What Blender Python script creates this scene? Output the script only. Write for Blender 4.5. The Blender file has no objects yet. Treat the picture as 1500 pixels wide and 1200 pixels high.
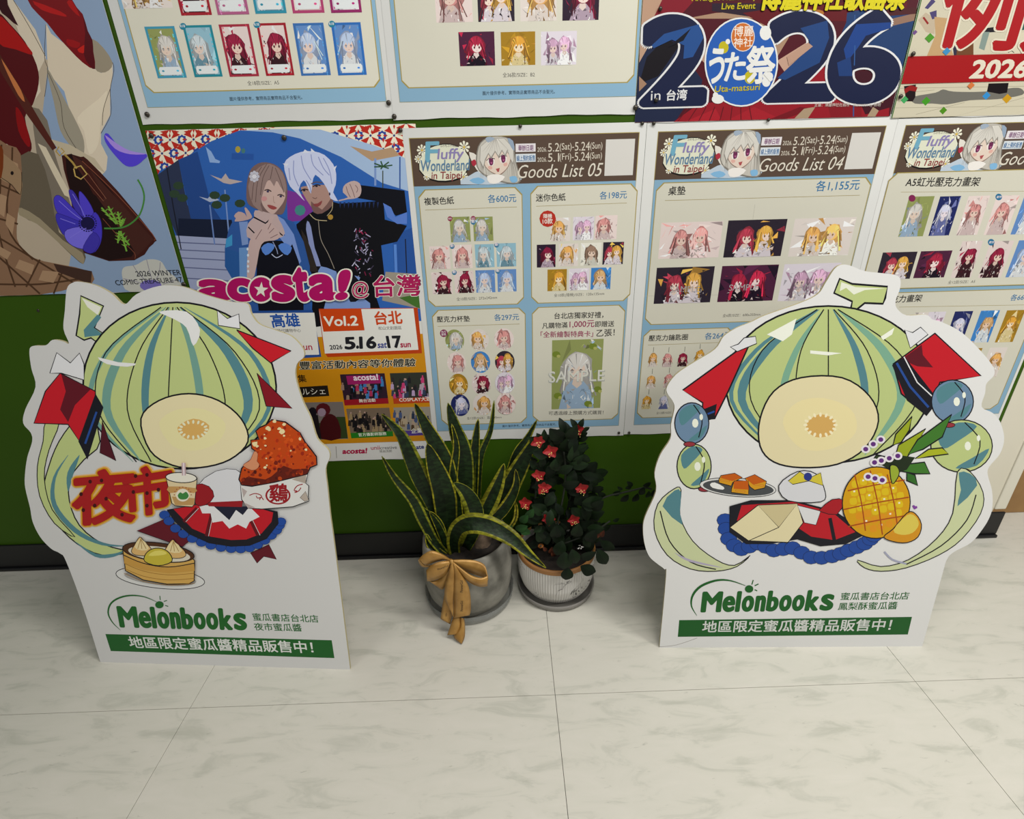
import bpy, math, random
from mathutils import Vector, Matrix
random.seed(7)
C = bpy.context.scene.collection
SC = bpy.context.scene
# ------------------------------------------------------------------ camera
F, PITCH, ROLL, YAW, DIST, CH = 754.5, 0.435428, -0.0268927, 0.0104606, 1.37094, 1.165
_fw = Vector((math.sin(YAW)*math.cos(PITCH), math.cos(YAW)*math.cos(PITCH), -math.sin(PITCH)))
_r0 = Vector((math.cos(YAW), -math.sin(YAW), 0)); _u0 = _r0.cross(_fw)
RT = _r0*math.cos(ROLL)+_u0*math.sin(ROLL); UP = -_r0*math.sin(ROLL)+_u0*math.cos(ROLL); FW = _fw
CAM = Vector((0, -DIST, CH))
cd = bpy.data.cameras.new('camera'); cam = bpy.data.objects.new('camera', cd); C.objects.link(cam)
cd.sensor_width = 36; cd.lens = F/1500*36; cd.clip_start = .02
cam.matrix_world = Matrix(((RT.x, UP.x, -FW.x, CAM.x), (RT.y, UP.y, -FW.y, CAM.y), (RT.z, UP.z, -FW.z, CAM.z), (0, 0, 0, 1)))
SC.camera = cam
# ------------------------------------------------------------------ world, lights, exposure
w = bpy.data.worlds.new('world'); SC.world = w; w.use_nodes = True
w.node_tree.nodes['Background'].inputs[0].default_value = (.93, .97, 1, 1)
w.node_tree.nodes['Background'].inputs[1].default_value = .13
def area(name, loc, target, sx, sy, power, col=(1, .985, .95)):
    l = bpy.data.lights.new(name, 'AREA'); l.shape = 'RECTANGLE'; l.size = sx; l.size_y = sy; l.energy = power; l.color = col
    o = bpy.data.objects.new(name, l); C.objects.link(o); o.location = loc
    o.rotation_euler = (Vector(target)-Vector(loc)).to_track_quat('-Z', 'Y').to_euler(); return o
area('ceiling_panel_light', (2.3, -1.6, 2.6), (2.3, -1.6, 0), 1.2, .3, 63)
area('ceiling_panel_light', (-1.9, -1.9, 2.6), (-1.9, -1.9, 0), 1.2, .3, 17)
area('ceiling_panel_light', (.5, -1.1, 2.6), (.5, -1.1, 0), 1.2, .3, 30)
area('ceiling_panel_light', (.7, -3.3, 2.6), (.7, -3.3, 0), 1.2, .3, 26)
SC.view_settings.view_transform = 'Standard'; SC.view_settings.look = 'None'
SC.view_settings.gamma = 1; SC.view_settings.use_curve_mapping = False
SC.view_settings.exposure = 0.0
PRINT_K = 1.2
# ------------------------------------------------------------------ helpers
def lin(v): return v/12.92 if v <= .04045 else ((v+.055)/1.055)**2.4
def col(h, k=1.0):
    h = h.lstrip('#'); return tuple(min(.9, lin(int(h[i:i+2], 16)/255)*k) for i in (0, 2, 4))+(1,)
def mat(name, color, rough=.5, **kw):
    m = bpy.data.materials.new(name); m.use_nodes = True; b = m.node_tree.nodes['Principled BSDF']
    b.inputs['Base Color'].default_value = col(color) if isinstance(color, str) else color
    b.inputs['Roughness'].default_value = rough
    for k, v in kw.items(): b.inputs[k.replace('_', ' ')].default_value = v
    return m
def nd(m, t): return m.node_tree.nodes.new(t)
def lk(m, a, b): m.node_tree.links.new(a, b)
def bsdf(m): return m.node_tree.nodes['Principled BSDF']
def noise_to(m, scale, c1, c2, lo=.3, hi=.7, detail=4, bump=0, vec=None, dist=0):
    tc = nd(m, 'ShaderNodeTexCoord'); n = nd(m, 'ShaderNodeTexNoise'); r = nd(m, 'ShaderNodeValToRGB')
    n.inputs['Scale'].default_value = scale; n.inputs['Detail'].default_value = detail; n.inputs['Distortion'].default_value = dist
    if vec:
        mp = nd(m, 'ShaderNodeMapping'); mp.inputs['Scale'].default_value = vec; lk(m, tc.outputs['Object'], mp.inputs[0]); lk(m, mp.outputs[0], n.inputs[0])
    else: lk(m, tc.outputs['Object'], n.inputs[0])
    r.color_ramp.elements[0].position = lo; r.color_ramp.elements[1].position = hi
    r.color_ramp.elements[0].color = col(c1); r.color_ramp.elements[1].color = col(c2)
    lk(m, n.outputs[0], r.inputs[0]); lk(m, r.outputs[0], bsdf(m).inputs['Base Color'])
    if bump:
        b = nd(m, 'ShaderNodeBump'); b.inputs['Strength'].default_value = bump; b.inputs['Distance'].default_value = .003
        lk(m, n.outputs[0], b.inputs['Height']); lk(m, b.outputs[0], bsdf(m).inputs['Normal'])
    return m
def attr_mat(name, rough, bump=0, bscale=6, spec=.5, mottled=0):
    m = mat(name, (.8, .8, .8, 1), rough); a = nd(m, 'ShaderNodeAttribute'); a.attribute_name = 'Col'
    bsdf(m).inputs['Specular IOR Level'].default_value = spec
    src = a.outputs['Color']
    tc = nd(m, 'ShaderNodeTexCoord'); n = nd(m, 'ShaderNodeTexNoise'); n.inputs['Scale'].default_value = bscale; n.inputs['Detail'].default_value = 2
    lk(m, tc.outputs['Object'], n.inputs[0])
    if mottled:
        n2 = nd(m, 'ShaderNodeTexNoise'); n2.inputs['Scale'].default_value = mottled; n2.inputs['Detail'].default_value = 3
        mp = nd(m, 'ShaderNodeMapping'); mp.inputs['Scale'].default_value = (1, 1, 2.5); lk(m, tc.outputs['Object'], mp.inputs[0]); lk(m, mp.outputs[0], n2.inputs[0])
        mr = nd(m, 'ShaderNodeMapRange'); mr.inputs[1].default_value = .42; mr.inputs[2].default_value = .6; mr.inputs[3].default_value = .55; mr.inputs[4].default_value = 1.25
        lk(m, n2.outputs[0], mr.inputs[0]); vm = nd(m, 'ShaderNodeVectorMath'); vm.operation = 'SCALE'
        lk(m, src, vm.inputs[0]); lk(m, mr.outputs[0], vm.inputs['Scale']); src = vm.outputs[0]
    lk(m, src, bsdf(m).inputs['Base Color'])
    if bump:
        b = nd(m, 'ShaderNodeBump'); b.inputs['Strength'].default_value = bump; b.inputs['Distance'].default_value = .01
        lk(m, n.outputs[0], b.inputs['Height']); lk(m, b.outputs[0], bsdf(m).inputs['Normal'])
    return m
M_PRINT = attr_mat('printed_ink', .42, .25, 5, .2)
M_BOARD = attr_mat('board_ink', .5, 0, 5, .2)
M_LEAF = attr_mat('leaf_colours', .45, .2, 60, .25, 55)
M_LEAFD = attr_mat('glossy_leaf_colours', .5, .1, 30, .15)
M_PAPER = mat('poster_paper', (.74, .74, .72, 1), .45)
noise_to(M_PAPER, 3, '#d8d8d5', '#e2e2de', bump=.25)
def ray(px, py): return RT*((px-750)/F) - UP*((py-600)/F) + FW
def at(px, py, y):
    d = ray(px, py); return CAM + d*((y+DIST)/d.y)
def on_floor(px, py, z=0):
    d = ray(px, py); return CAM + d*((z-CH)/d.z)
class Plane:
    def __init__(s, o, x, y): s.o = Vector(o); s.x = Vector(x).normalized(); s.y = Vector(y).normalized(); s.n = s.x.cross(s.y)
    def st(s, px, py):
        d = ray(px, py); t = (s.o-CAM).dot(s.n)/d.dot(s.n); q = CAM+d*t-s.o; return (q.dot(s.x), q.dot(s.y))
    def w(s, a, b, z=0): return s.o+s.x*a+s.y*b+s.n*z
WALL = Plane((0, 0, 0), (1, 0, 0), (0, 0, 1))
def tag(o, label=None, cat=None, group=None, kind=None):
    for k, v in (('label', label), ('category', cat), ('group', group), ('kind', kind)):
        if v: o[k] = v
    return o
def empty(name, loc, label=None, cat=None, group=None, kind=None):
    o = bpy.data.objects.new(name, None); o.empty_display_size = .05; C.objects.link(o); o.location = loc
    return tag(o, label, cat, group, kind)
def link(name, me, parent=None, m=None, loc=None):
    o = bpy.data.objects.new(name, me); C.objects.link(o)
    if m: me.materials.clear(); me.materials.append(m)
    if parent: o.parent = parent
    if loc is not None: o.location = loc
    return o
def mesh(name, v, f, m=None, parent=None, fc=None, smooth=False, uvsub=None):
    """world-space vertices; stored relative to parent (which carries location only)"""
    base = Vector((0, 0, 0))
    p = parent
    while p is not None: base += p.location; p = p.parent
    me = bpy.data.meshes.new(name); me.from_pydata([tuple(Vector(q)-base) for q in v], [], f); me.update()
    if fc:
        a = me.color_attributes.new('Col', 'FLOAT_COLOR', 'CORNER'); i = 0; buf = []
        for k, poly in enumerate(me.polygons): buf += list(fc[k])*poly.loop_total
        a.data.foreach_set('color', buf)
    if smooth: me.polygons.foreach_set('use_smooth', [True]*len(me.polygons))
    return link(name, me, parent, m)
def boxvf(x0, x1, y0, y1, z0, z1):
    v = [(x, y, z) for z in (z0, z1) for y in (y0, y1) for x in (x0, x1)]
    return v, [(0, 2, 3, 1), (4, 5, 7, 6), (0, 1, 5, 4), (2, 6, 7, 3), (0, 4, 6, 2), (1, 3, 7, 5)]
def box(name, b, m, parent=None, bevel=0):
    v, f = boxvf(*b); o = mesh(name, v, f, m, parent)
    if bevel:
        md = o.modifiers.new('bevel', 'BEVEL'); md.width = bevel; md.segments = 2
    return o
def lathe(name, cx, cy, prof, m, parent, n=64, ribs=0, ramp=0.0):
    v = []; f = []
    for r, z in prof:
        for i in range(n):
            a = 2*math.pi*i/n; rr = r+(ramp*(1 if i % 2 else -1) if ribs and ribs[0] < z < ribs[1] else 0)
            v.append((cx+rr*math.cos(a), cy+rr*math.sin(a), z))
    for k in range(len(prof)-1):
        for i in range(n):
            j = (i+1) % n; f.append((k*n+i, k*n+j, (k+1)*n+j, (k+1)*n+i))
    return mesh(name, v, f, m, parent, smooth=not ribs)
def tube(name, pts, rad, m, parent, n=8):
    v = []; f = []
    for k, p in enumerate(pts):
        p = Vector(p); d = (Vector(pts[min(k+1, len(pts)-1)])-Vector(pts[max(k-1, 0)])).normalized()
        a = d.cross(Vector((.3, 1, .2))).normalized(); b = d.cross(a)
        r = rad[k] if isinstance(rad, (list, tuple)) else rad
        for i in range(n): t = 2*math.pi*i/n; v.append(p+(a*math.cos(t)+b*math.sin(t))*r)
    for k in range(len(pts)-1):
        for i in range(n): j = (i+1) % n; f.append((k*n+i, k*n+j, (k+1)*n+j, (k+1)*n+i))
    f.append(tuple(range(n))[::-1]); f.append(tuple((len(pts)-1)*n+i for i in range(n)))
    return mesh(name, v, f, m, parent, smooth=True)
def sm(p, n=4, closed=False):
    q = []; L = len(p)
    for i in range(L if closed else L-1):
        g = (lambda k: p[k % L]) if closed else (lambda k: p[max(0, min(L-1, k))])
        a, b, c, d = g(i-1), g(i), g(i+1), g(i+2)
        for k in range(n):
            t = k/n; q.append(tuple(.5*(2*b[j]+(c[j]-a[j])*t+(2*a[j]-5*b[j]+4*c[j]-d[j])*t*t+(3*b[j]-a[j]-3*c[j]+d[j])*t**3) for j in range(len(b))))
    if not closed: q.append(tuple(p[-1]))
    return q
_tc = {}
def glyphs(s, off):
    if (s, off) in _tc: return _tc[(s, off)]
    cu = bpy.data.curves.new('t', 'FONT'); cu.body = s; cu.size = 1; cu.resolution_u = 10 if len(s) < 3 else 3; cu.offset = off; cu.dimensions = '2D'; cu.fill_mode = 'FRONT'
    o = bpy.data.objects.new('t', cu); C.objects.link(o); dg = bpy.context.evaluated_depsgraph_get()
    me = bpy.data.meshes.new_from_object(o.evaluated_get(dg)); v = [(p.co.x, p.co.y) for p in me.vertices]; f = [tuple(p.vertices) for p in me.polygons]
    bpy.data.objects.remove(o); bpy.data.curves.remove(cu); bpy.data.meshes.remove(me)
    _tc[(s, off)] = (v, f); return v, f
class Art:
    """flat printed shapes laid on a plane; points are read off the photograph through a zoom window"""
    DZ = 2e-5; clip = None; k = PRINT_K
    def __init__(s, plane, base, mat=None): s.pl = plane; s.base = base; s.m = mat or M_PRINT; s.ox = s.oy = 0; s.sc = 1; s.z = 0; s.el = []; s.hist = []
    def reset(s, z=None): pass
    def add(s, P2, faces, cols):
        """one printed element: it lies just above whatever was printed under it"""
        if s.clip:
            k = s.clip; P2 = [(min(k[2], max(k[0], q[0])), min(k[3], max(k[1], q[1]))) for q in P2]
        xs = [q[0] for q in P2]; ys = [q[1] for q in P2]; a, b, c, d = min(xs), min(ys), max(xs), max(ys); L = 0
        if c-a < 1e-5 or d-b < 1e-5: return
        for h in s.hist:
            if h[4] > L and h[0] < c and h[2] > a and h[1] < d and h[3] > b: L = h[4]
        L += 1; s.hist.append((a, b, c, d, L)); s.el.append(((a, b, c, d), L, P2, faces, cols))
    def zoom(s, ox, oy, sc): s.ox, s.oy, s.sc = ox, oy, sc; return s
    def p(s, x, y): return s.pl.st(s.ox+x/s.sc, s.oy+y/s.sc)
    def raw(s, pts, c):
        n = len(pts); ar = sum(pts[i][0]*pts[(i+1) % n][1]-pts[(i+1) % n][0]*pts[i][1] for i in range(n)); idx = list(range(n))
        s.add(list(pts), [tuple(idx if ar > 0 else idx[::-1])], [col(c, s.k)])
    def P(s, pts, c, smooth=0, line=None, lw=1.2):
        if smooth: pts = sm(pts, smooth, True)
        s.raw([s.p(*q) for q in pts], c)
        if line: s.S(pts+[pts[0]], lw, line)
    def E(s, x, y, rx, ry, c, n=20, rot=0, line=None, lw=1.2):
        pts = []
        for i in range(n):
            a = 2*math.pi*i/n; u = rx*math.cos(a); v = ry*math.sin(a); pts.append((x+u*math.cos(rot)-v*math.sin(rot), y+u*math.sin(rot)+v*math.cos(rot)))
        s.P(pts, c, line=line, lw=lw)
    def S(s, pts, w, c, smooth=0, taper=False):
        if smooth: pts = sm(pts, smooth)
        w = w/2; L = []; R = []
        closed = pts[0] == pts[-1] and len(pts) > 2
        for i, q in enumerate(pts):
            a = pts[i-1] if i else (pts[-2] if closed else q); b = pts[i+1] if i+1 < len(pts) else (pts[1] if closed else q)
            dx, dy = b[0]-a[0], b[1]-a[1]; l = math.hypot(dx, dy) or 1; ww = w
            if taper: t = i/(len(pts)-1); ww = w*max(.08, math.sin(math.pi*min(1, t*1.0)))
            nx, ny = -dy/l*ww, dx/l*ww; L.append((q[0]+nx, q[1]+ny)); R.append((q[0]-nx, q[1]-ny))
        A = [s.p(*q) for q in L]; B = [s.p(*q) for q in R]; m = len(pts)
        s.add(A+B, [(i, i+1, m+i+1, m+i) for i in range(m-1)], [col(c, s.k)]*(m-1))
    def text(s, txt, fr, c, off=0.0):
        """fr maps glyph space to the plane; strokes of dense characters are thickened by shifted copies"""
        v, f = glyphs(txt, 0)
        if not v: return
        dense = any(ord(k) > 0x2000 for k in txt)
        r = off*(1.0 if dense and off < .03 else .8); m = 0 if off <= .002 else 4 if off < .03 else 8 if off < .045 else 20
        for dx, dy in [(0, 0)]+[(r*math.cos(t*2*math.pi/m+.785), r*math.sin(t*2*math.pi/m+.785)) for t in range(m)]:
            s.add([fr(q[0]+dx, q[1]+dy) for q in v], f, [col(c, s.k)]*len(f))
    def frame(s, txt, A, B, C, lh=1.0):
        v, f = glyphs(txt, 0); x0 = min(q[0] for q in v); x1 = max(q[0] for q in v); y0 = min(q[1] for q in v); y1 = max(q[1] for q in v)
        a = Vector(s.p(*A)); ex = (Vector(s.p(*B))-a)/(x1-x0); ey = (Vector(s.p(*C))-a)/(y1-y0) if C else Vector((-ex.y, ex.x))*lh
        def fr(x, y): r = a+ex*(x-x0)+ey*(y-y0); return (r.x, r.y)
        return fr
    def T(s, txt, A, B, c, C=None, off=0, lh=1.0):
        """A: ink bottom-left, B: ink bottom-right, C: ink top-left (optional)"""
        s.text(txt, s.frame(txt, A, B, C, lh), c, off)
    def TO(s, txt, A, B, c, oc, C, off=0, ow=.05):
        fr = s.frame(txt, A, B, C); s.text(txt, fr, oc, off+ow*1.2); s.text(txt, fr, c, off)
    def flush(s, name, parent, label=None, keep=False):
        el = s.el; s.el = []
        if not el: return None
        # pieces of print that do not touch become parts of their own
        n = len(el); par = list(range(n))
        def find(i):
            while par[i] != i: par[i] = par[par[i]]; i = par[i]
            return i
        for i in range(n):
            a = el[i][0]
            for j in range(i):
                b = el[j][0]
                if a[0] < b[2] and a[2] > b[0] and a[1] < b[3] and a[3] > b[1]: par[find(i)] = find(j)
        gr = {}
        for i in range(n): gr.setdefault(find(i), []).append(el[i])
        for g in gr.values():
            V = []; Fc = []; Cc = []
            for bb_, L, P2, fs, cs in g:
                k = len(V); z = s.base+L*s.DZ; V += [s.pl.w(a, b, z) for a, b in P2]; Fc += [tuple(k+i for i in f) for f in fs]; Cc += cs
            o = mesh(name, V, Fc, s.m, parent, fc=Cc); nn = s.pl.n
            for p in o.data.polygons:
                if p.normal.dot(nn) < 0: p.flip()
            if label: o['label'] = label
        return o
    # rectangles on the wall in metres
    def R(s, x0, z0, x1, z1, c): s.raw([(x0, z0), (x1, z0), (x1, z1), (x0, z1)], c)
    def box2(s, tl, br): a = s.p(*tl); b = s.p(*br); return (a[0], b[1], b[0], a[1])
PAL = {'white': ('8c9458', 'c4c0ba', '9fb8d0', 'd9c4b4'), 'pink': ('e0cfca', 'c98a86', 'd8c2c0', 'dcc2b4'), 'red': ('d8c8c4', '8a1f3c', '3a1a22', 'dcc0b2'),
       'dark': ('2a1a2c', '7c1a3a', 'b9a3b4', 'e6d2c8'), 'blue': ('5f86bd', 'a9b8d6', 'e3e6ea', 'dcc4b8'), 'teal': ('8cb4c4', 'b9c4c8', '6f97a8', 'd8c4b8'),
       'gold': ('a07a20', 'd2983a', 'e6d29a', 'ecd6b8'), 'blonde': ('d9cfc8', 'd9a35c', 'e9dcd4', 'dec2ae'), 'brown': ('e0ddd0', '8f7462', 'd8d6c8', 'dcc4b2'),
       'two': ('2c2430', 'a83a4c', 'd4a04a', 'ead2c4'), 'lilac': ('d7cfd8', 'b995ae', 'dcd6de', 'dcc4ba'), 'navy': ('20285e', 'c6c6da', '6a72a8', 'e2d6dc'),
       'night': ('4a1f3a', 'a02440', '1c1020', 'ead6d2'), 'sky': ('3c7ec0', 'c8a070', 'dfe6ec', 'dec2ae')}
def shade(h, k):
    return ''.join('%02x' % max(0, min(255, int(int(h[i:i+2], 16)*k))) for i in (0, 2, 4))
def portrait(A, rect, key, rnd, circle=False, wide=False, frame=None, bgoff=False, skew=0):
    """a small generic printed picture: soft background, hair mass, face, clothes, scribbled frills"""
    x0, z0, x1, z1 = rect; bg, hair, cloth, skin = PAL[key]; asp = (z1-z0)/(x1-x0)
    def m(u, v):
        if circle:
            du, dv = u-.5, v-.5; r = math.hypot(du, dv)
            if r > .5: du *= .5/r; dv *= .5/r
            u, v = .5+du, .5+dv
        else: u = min(1, max(0, u)); v = min(1, max(0, v))
        return (x0+(x1-x0)*u, z1-(z1-z0)*v)
    def P(pts, c): A.raw([m(*q) for q in pts], c)
    def El(u, v, ru, rv, c, n=14, jit=0):
        P([(u+ru*(1+rnd.uniform(-jit, jit))*math.cos(t*2*math.pi/n), v+rv*(1+rnd.uniform(-jit, jit))*math.sin(t*2*math.pi/n)) for t in range(n)], c)
    if not bgoff:
        if circle: El(.5, .5, .52, .52, bg, 28)
        else: P([(0, 0), (1, 0), (1, 1), (0, 1)], bg)
        for _ in range(22):
            u, v = rnd.random(), rnd.random(); a = rnd.uniform(.05, .24)
            P([(u+rnd.uniform(-a, a), v+rnd.uniform(-a, a)) for _ in range(3)], shade(rnd.choice((bg, bg, cloth, hair)), rnd.uniform(.7, 1.3)))
    heads = [(.5+rnd.uniform(-.1, .1), .38)]
    if key in ('two', 'lilac') or wide: heads = [(.34, .44), (.66, .38)]
    sx = (1 if len(heads) == 1 else .75)*(asp if asp < .9 else 1); sy = (1 if asp < 1.2 else 1/asp*1.15)*(1 if len(heads) == 1 else .85)
    for i, (hu, hv) in enumerate(heads):
        h = hair if i == 0 else (cloth if key in ('two',) else shade(hair, 1.2)); dk = shade(h, .78 if key in ('white', 'blue', 'teal', 'navy') else .55); tl = rnd.uniform(-.04, .04)
        El(hu, hv+.12*sy, .33*sx, .40*sy, shade(h, .8), 18, .16)
        for _ in range(8):
            u = hu+rnd.uniform(-.36, .36)*sx; v = rnd.uniform(hv, 1); a = .1
            P([(u+rnd.uniform(-a, a), v+rnd.uniform(-a, a)*1.3) for _ in range(3)], rnd.choice((shade(h, .7), shade(h, 1.15), shade(h, .9))))
        cl = shade(cloth, .9+.2*i) if key != 'two' else 'cfc6cc'
        P([(hu-.10*sx, hv+.24*sy), (hu+.10*sx, hv+.24*sy), (hu+.27*sx, hv+.42*sy), (hu+.36*sx, 1), (hu-.36*sx, 1), (hu-.27*sx, hv+.42*sy)], cl)
        P([(hu-.06*sx, hv+.15*sy), (hu+.06*sx, hv+.15*sy), (hu+.10*sx, hv+.32*sy), (hu, hv+.4*sy), (hu-.10*sx, hv+.32*sy)], shade(skin, .94))
        for _ in range(26):
            u = hu+rnd.uniform(-.34, .34)*sx; v = rnd.uniform(hv+.32*sy, 1); a = .055
            P([(u+rnd.uniform(-a, a), v+rnd.uniform(-a, a)*1.4) for _ in range(3)], rnd.choice((shade(cl, .6), shade(cl, 1.25), 'efeae4', dk, shade(skin, .92), shade(cl, .8), shade(bg, .8))))
        El(hu, hv-.01, .25*sx, .25*sy, h, 16)
        El(hu+tl, hv+.06*sy, .175*sx, .165*sy, skin, 14)
        P([(hu-.23*sx, hv+.12*sy), (hu-.21*sx, hv-.10*sy), (hu-.08*sx, hv-.23*sy), (hu+.10*sx, hv-.22*sy), (hu+.22*sx, hv-.08*sy), (hu+.23*sx, hv+.12*sy), (hu+.16*sx, hv+.05*sy), (hu+.13*sx, hv-.03*sy), (hu+.07*sx, hv+.05*sy), (hu+.03*sx, hv-.02*sy), (hu-.03*sx, hv+.07*sy), (hu-.07*sx, hv-.02*sy), (hu-.14*sx, hv+.06*sy)], shade(h, 1.06))
        for e in (-1, 1):
            eu = hu+tl+e*.085*sx; ev = hv+.085*sy
            El(eu, ev, .030*sx, .030*sy, shade(dk, 1.1), 7); P([(eu-.045*sx, ev-.015*sy), (eu, ev-.045*sy), (eu+.045*sx, ev-.015*sy), (eu, ev-.025*sy)], '2c2028')
        El(hu+tl, hv+.165*sy, .018*sx, .008*sy, 'a8605a', 5)
        for e in (-1, 1):
            for q in range(4):
                t0 = rnd.uniform(.15, .25)*e*sx; t1 = rnd.uniform(.2, .42)*e*sx; y1 = hv+rnd.uniform(.3, .62)*sy
                P([(hu+t0, hv-.05*sy), (hu+t0+.02*sx, hv-.05*sy), (hu+t1+.02, y1), (hu+t1-.01, y1)], rnd.choice((shade(h, 1.2), dk, shade(h, .7))))
        for q in range(5):
            a0 = -math.pi/2+rnd.uniform(-1.1, 1.1); P([(hu+.24*sx*math.cos(a0), hv+.24*sy*math.sin(a0)), (hu+.23*sx*math.cos(a0+.1), hv+.24*sy*math.sin(a0+.1)), (hu+.10*sx*math.cos(a0), hv-.02*sy)], rnd.choice((dk, shade(h, 1.3))))
    if frame:
        for a in ((0, 0, 1, .045), (0, .955, 1, 1), (0, 0, .08, 1), (.92, 0, 1, 1)): P([(a[0], a[1]), (a[2], a[1]), (a[2], a[3]), (a[0], a[3])], frame)
        P([(.16, .78), (.84, .78), (.88, .82), (.88, .9), (.84, .94), (.16, .94), (.12, .9), (.12, .82)], 'd8dce0')
        for _ in range(14):
            e = rnd.choice((.1, .87)); v = rnd.random(); P([(e, v), (e+.05, v+.02), (e+.01, v+.05)], shade(frame, 1.5))
        El(.25, .86, .05, .02, frame, 6); El(.75, .86, .05, .02, shade(frame, 1.3), 6)

# ------------------------------------------------------------------ structure
m_tile = mat('marble_vinyl', '#c9c9c0', .42)
def build_tile_mat(m):
    tc = nd(m, 'ShaderNodeTexCoord'); mp = nd(m, 'ShaderNodeMapping'); mp.inputs['Rotation'].default_value = (0, 0, math.radians(38)); mp.inputs['Scale'].default_value = (3.2, 11, 1)
    lk(m, tc.outputs['Object'], mp.inputs[0])
    n = nd(m, 'ShaderNodeTexNoise'); n.inputs['Scale'].default_value = 2.3; n.inputs['Detail'].default_value = 9; n.inputs['Roughness'].default_value = .62; n.inputs['Distortion'].default_value = .9
    lk(m, mp.outputs[0], n.inputs[0])
    r = nd(m, 'ShaderNodeValToRGB'); e = r.color_ramp.elements; e[0].position = .30; e[0].color = col('#b6b5a8'); e[1].position = .47; e[1].color = col('#c9c6ba')
    x = e.new(.40); x.color = col('#c0beb2'); x = e.new(.72); x.color = col('#cecabf'); lk(m, n.outputs[0], r.inputs[0])
    n2 = nd(m, 'ShaderNodeTexNoise'); n2.inputs['Scale'].default_value = 6.5; n2.inputs['Detail'].default_value = 9; n2.inputs['Roughness'].default_value = .7; n2.inputs['Distortion'].default_value = .4
    lk(m, mp.outputs[0], n2.inputs[0])
    r2 = nd(m, 'ShaderNodeValToRGB'); e = r2.color_ramp.elements; e[0].position = .27; e[0].color = (.35, .37, .34, 1); e[1].position = .37; e[1].color = (1, 1, 1, 1); lk(m, n2.outputs[0], r2.inputs[0])
    mx = nd(m, 'ShaderNodeMix'); mx.data_type = 'RGBA'; mx.blend_type = 'MULTIPLY'; mx.inputs[0].default_value = .55
    lk(m, r.outputs[0], mx.inputs[6]); lk(m, r2.outputs[0], mx.inputs[7])
    lk(m, mx.outputs[2], bsdf(m).inputs['Base Color'])
build_tile_mat(m_tile)
m_sub = mat('subfloor', '#5b5a52', .8)
floor = empty('floor', (0, 0, 0), kind='structure')
box('floor_slab', (-3.6, 4.4, -3.2, 2.2, -.05, -.004), m_sub, floor)
X0, Y0, TS = .0955, -.5262, .887
for i in range(-4, 5):
    for j in range(-3, 3):
        xa, ya = X0+i*TS, Y0+j*TS; g = .0006
        box('floor_tile', (max(xa, -3.6)+g, min(xa+TS, 4.4)-g, max(ya, -3.2)+g, min(ya+TS, 2.2)-g, -.004, 0), m_tile, floor)
m_green = noise_to(mat('green_wall_paint', '#3c6c0e', .5), 1.5, '#34520a', '#38580b'); bsdf(m_green).inputs['Specular IOR Level'].default_value = .15
m_cream = noise_to(mat('cream_wall_paint', '#d9d3bf', .6), 1.2, '#d2cbb6', '#dbd5c3')
m_black = mat('black_vinyl_base', '#0a0a0c', .45)
m_strip = mat('corner_bead', '#dcd7c6', .5)
tag(box('wall_back', (-3.4, 1.4985, 0, .09, 0, 2.8), m_green), kind='structure')
tag(box('trim_1', (1.4995, 1.597, .0, .09, 0, 2.8), m_cream), kind='structure')
tag(box('trim_2', (1.598, 1.636, -.004, .094, .109, 2.8), m_strip, bevel=.004), kind='structure')
bb = empty('baseboard_back', (-.9, -.004, 0), kind='structure')
box('base_strip', (-3.4, 1.636, -.008, -.001, .012, .100), m_black, bb, bevel=.002)
box('base_toe', (-3.4, 1.636, -.016, -.001, 0, .012), m_black, bb, bevel=.003)
tag(box('wall_far', (1.2, 4.4, 1.9, 2.0, 0, 2.8), m_cream), kind='structure')

# ------------------------------------------------------------------ posters
def poster(label, x0, z0, x1, z1, off, cat='poster', group=None):
    r = empty('poster', ((x0+x1)/2, -off, z0), label, cat, group)
    # paper with a softly waving free lower edge
    nx, nz = 40, 12; v = []; f = []
    for j in range(nz+1):
        for i in range(nx+1):
            u = i/nx; t = j/nz; x = x0+(x1-x0)*u; z = z0+(z1-z0)*t
            dz = 0; dy = 0
            if j == 0: dz = .0011*math.sin(u*13+x0*7)+.0006*math.sin(u*37)
            v.append((x, -off-dy, z+dz))
    for j in range(nz):
        for i in range(nx): a = j*(nx+1)+i; f.append((a, a+1, a+nx+2, a+nx+1))
    o = mesh('paper_sheet', v, f, M_PAPER, r); s = o.modifiers.new('s', 'SOLIDIFY'); s.thickness = .0004; s.offset = -1
    return r
def panel(A, x0, z0, x1, z1, ch=.017):
    def oct_(e): c = ch; return [(x0+c-e, z0-e), (x1-c+e, z0-e), (x1+e, z0+c-e), (x1+e, z1-c+e), (x1-c+e, z1+e), (x0+c-e, z1+e), (x0-e, z1-c+e), (x0-e, z0+c-e)]
    A.raw(oct_(.0022), 'a08f50'); A.raw(oct_(0), 'cfccbc')
def flower_mark(A, x, z, r, c='e6e4d0'):
    for k in range(8):
        a = k*math.pi/4; A.raw([(x, z), (x+r*math.cos(a-.25), z+r*math.sin(a-.25)), (x+r*1.15*math.cos(a), z+r*1.15*math.sin(a)), (x+r*math.cos(a+.25), z+r*math.sin(a+.25))], c)
    A.raw([(x+r*.25*math.cos(t), z+r*.25*math.sin(t)) for t in range(6)], 'd0b050')
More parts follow.
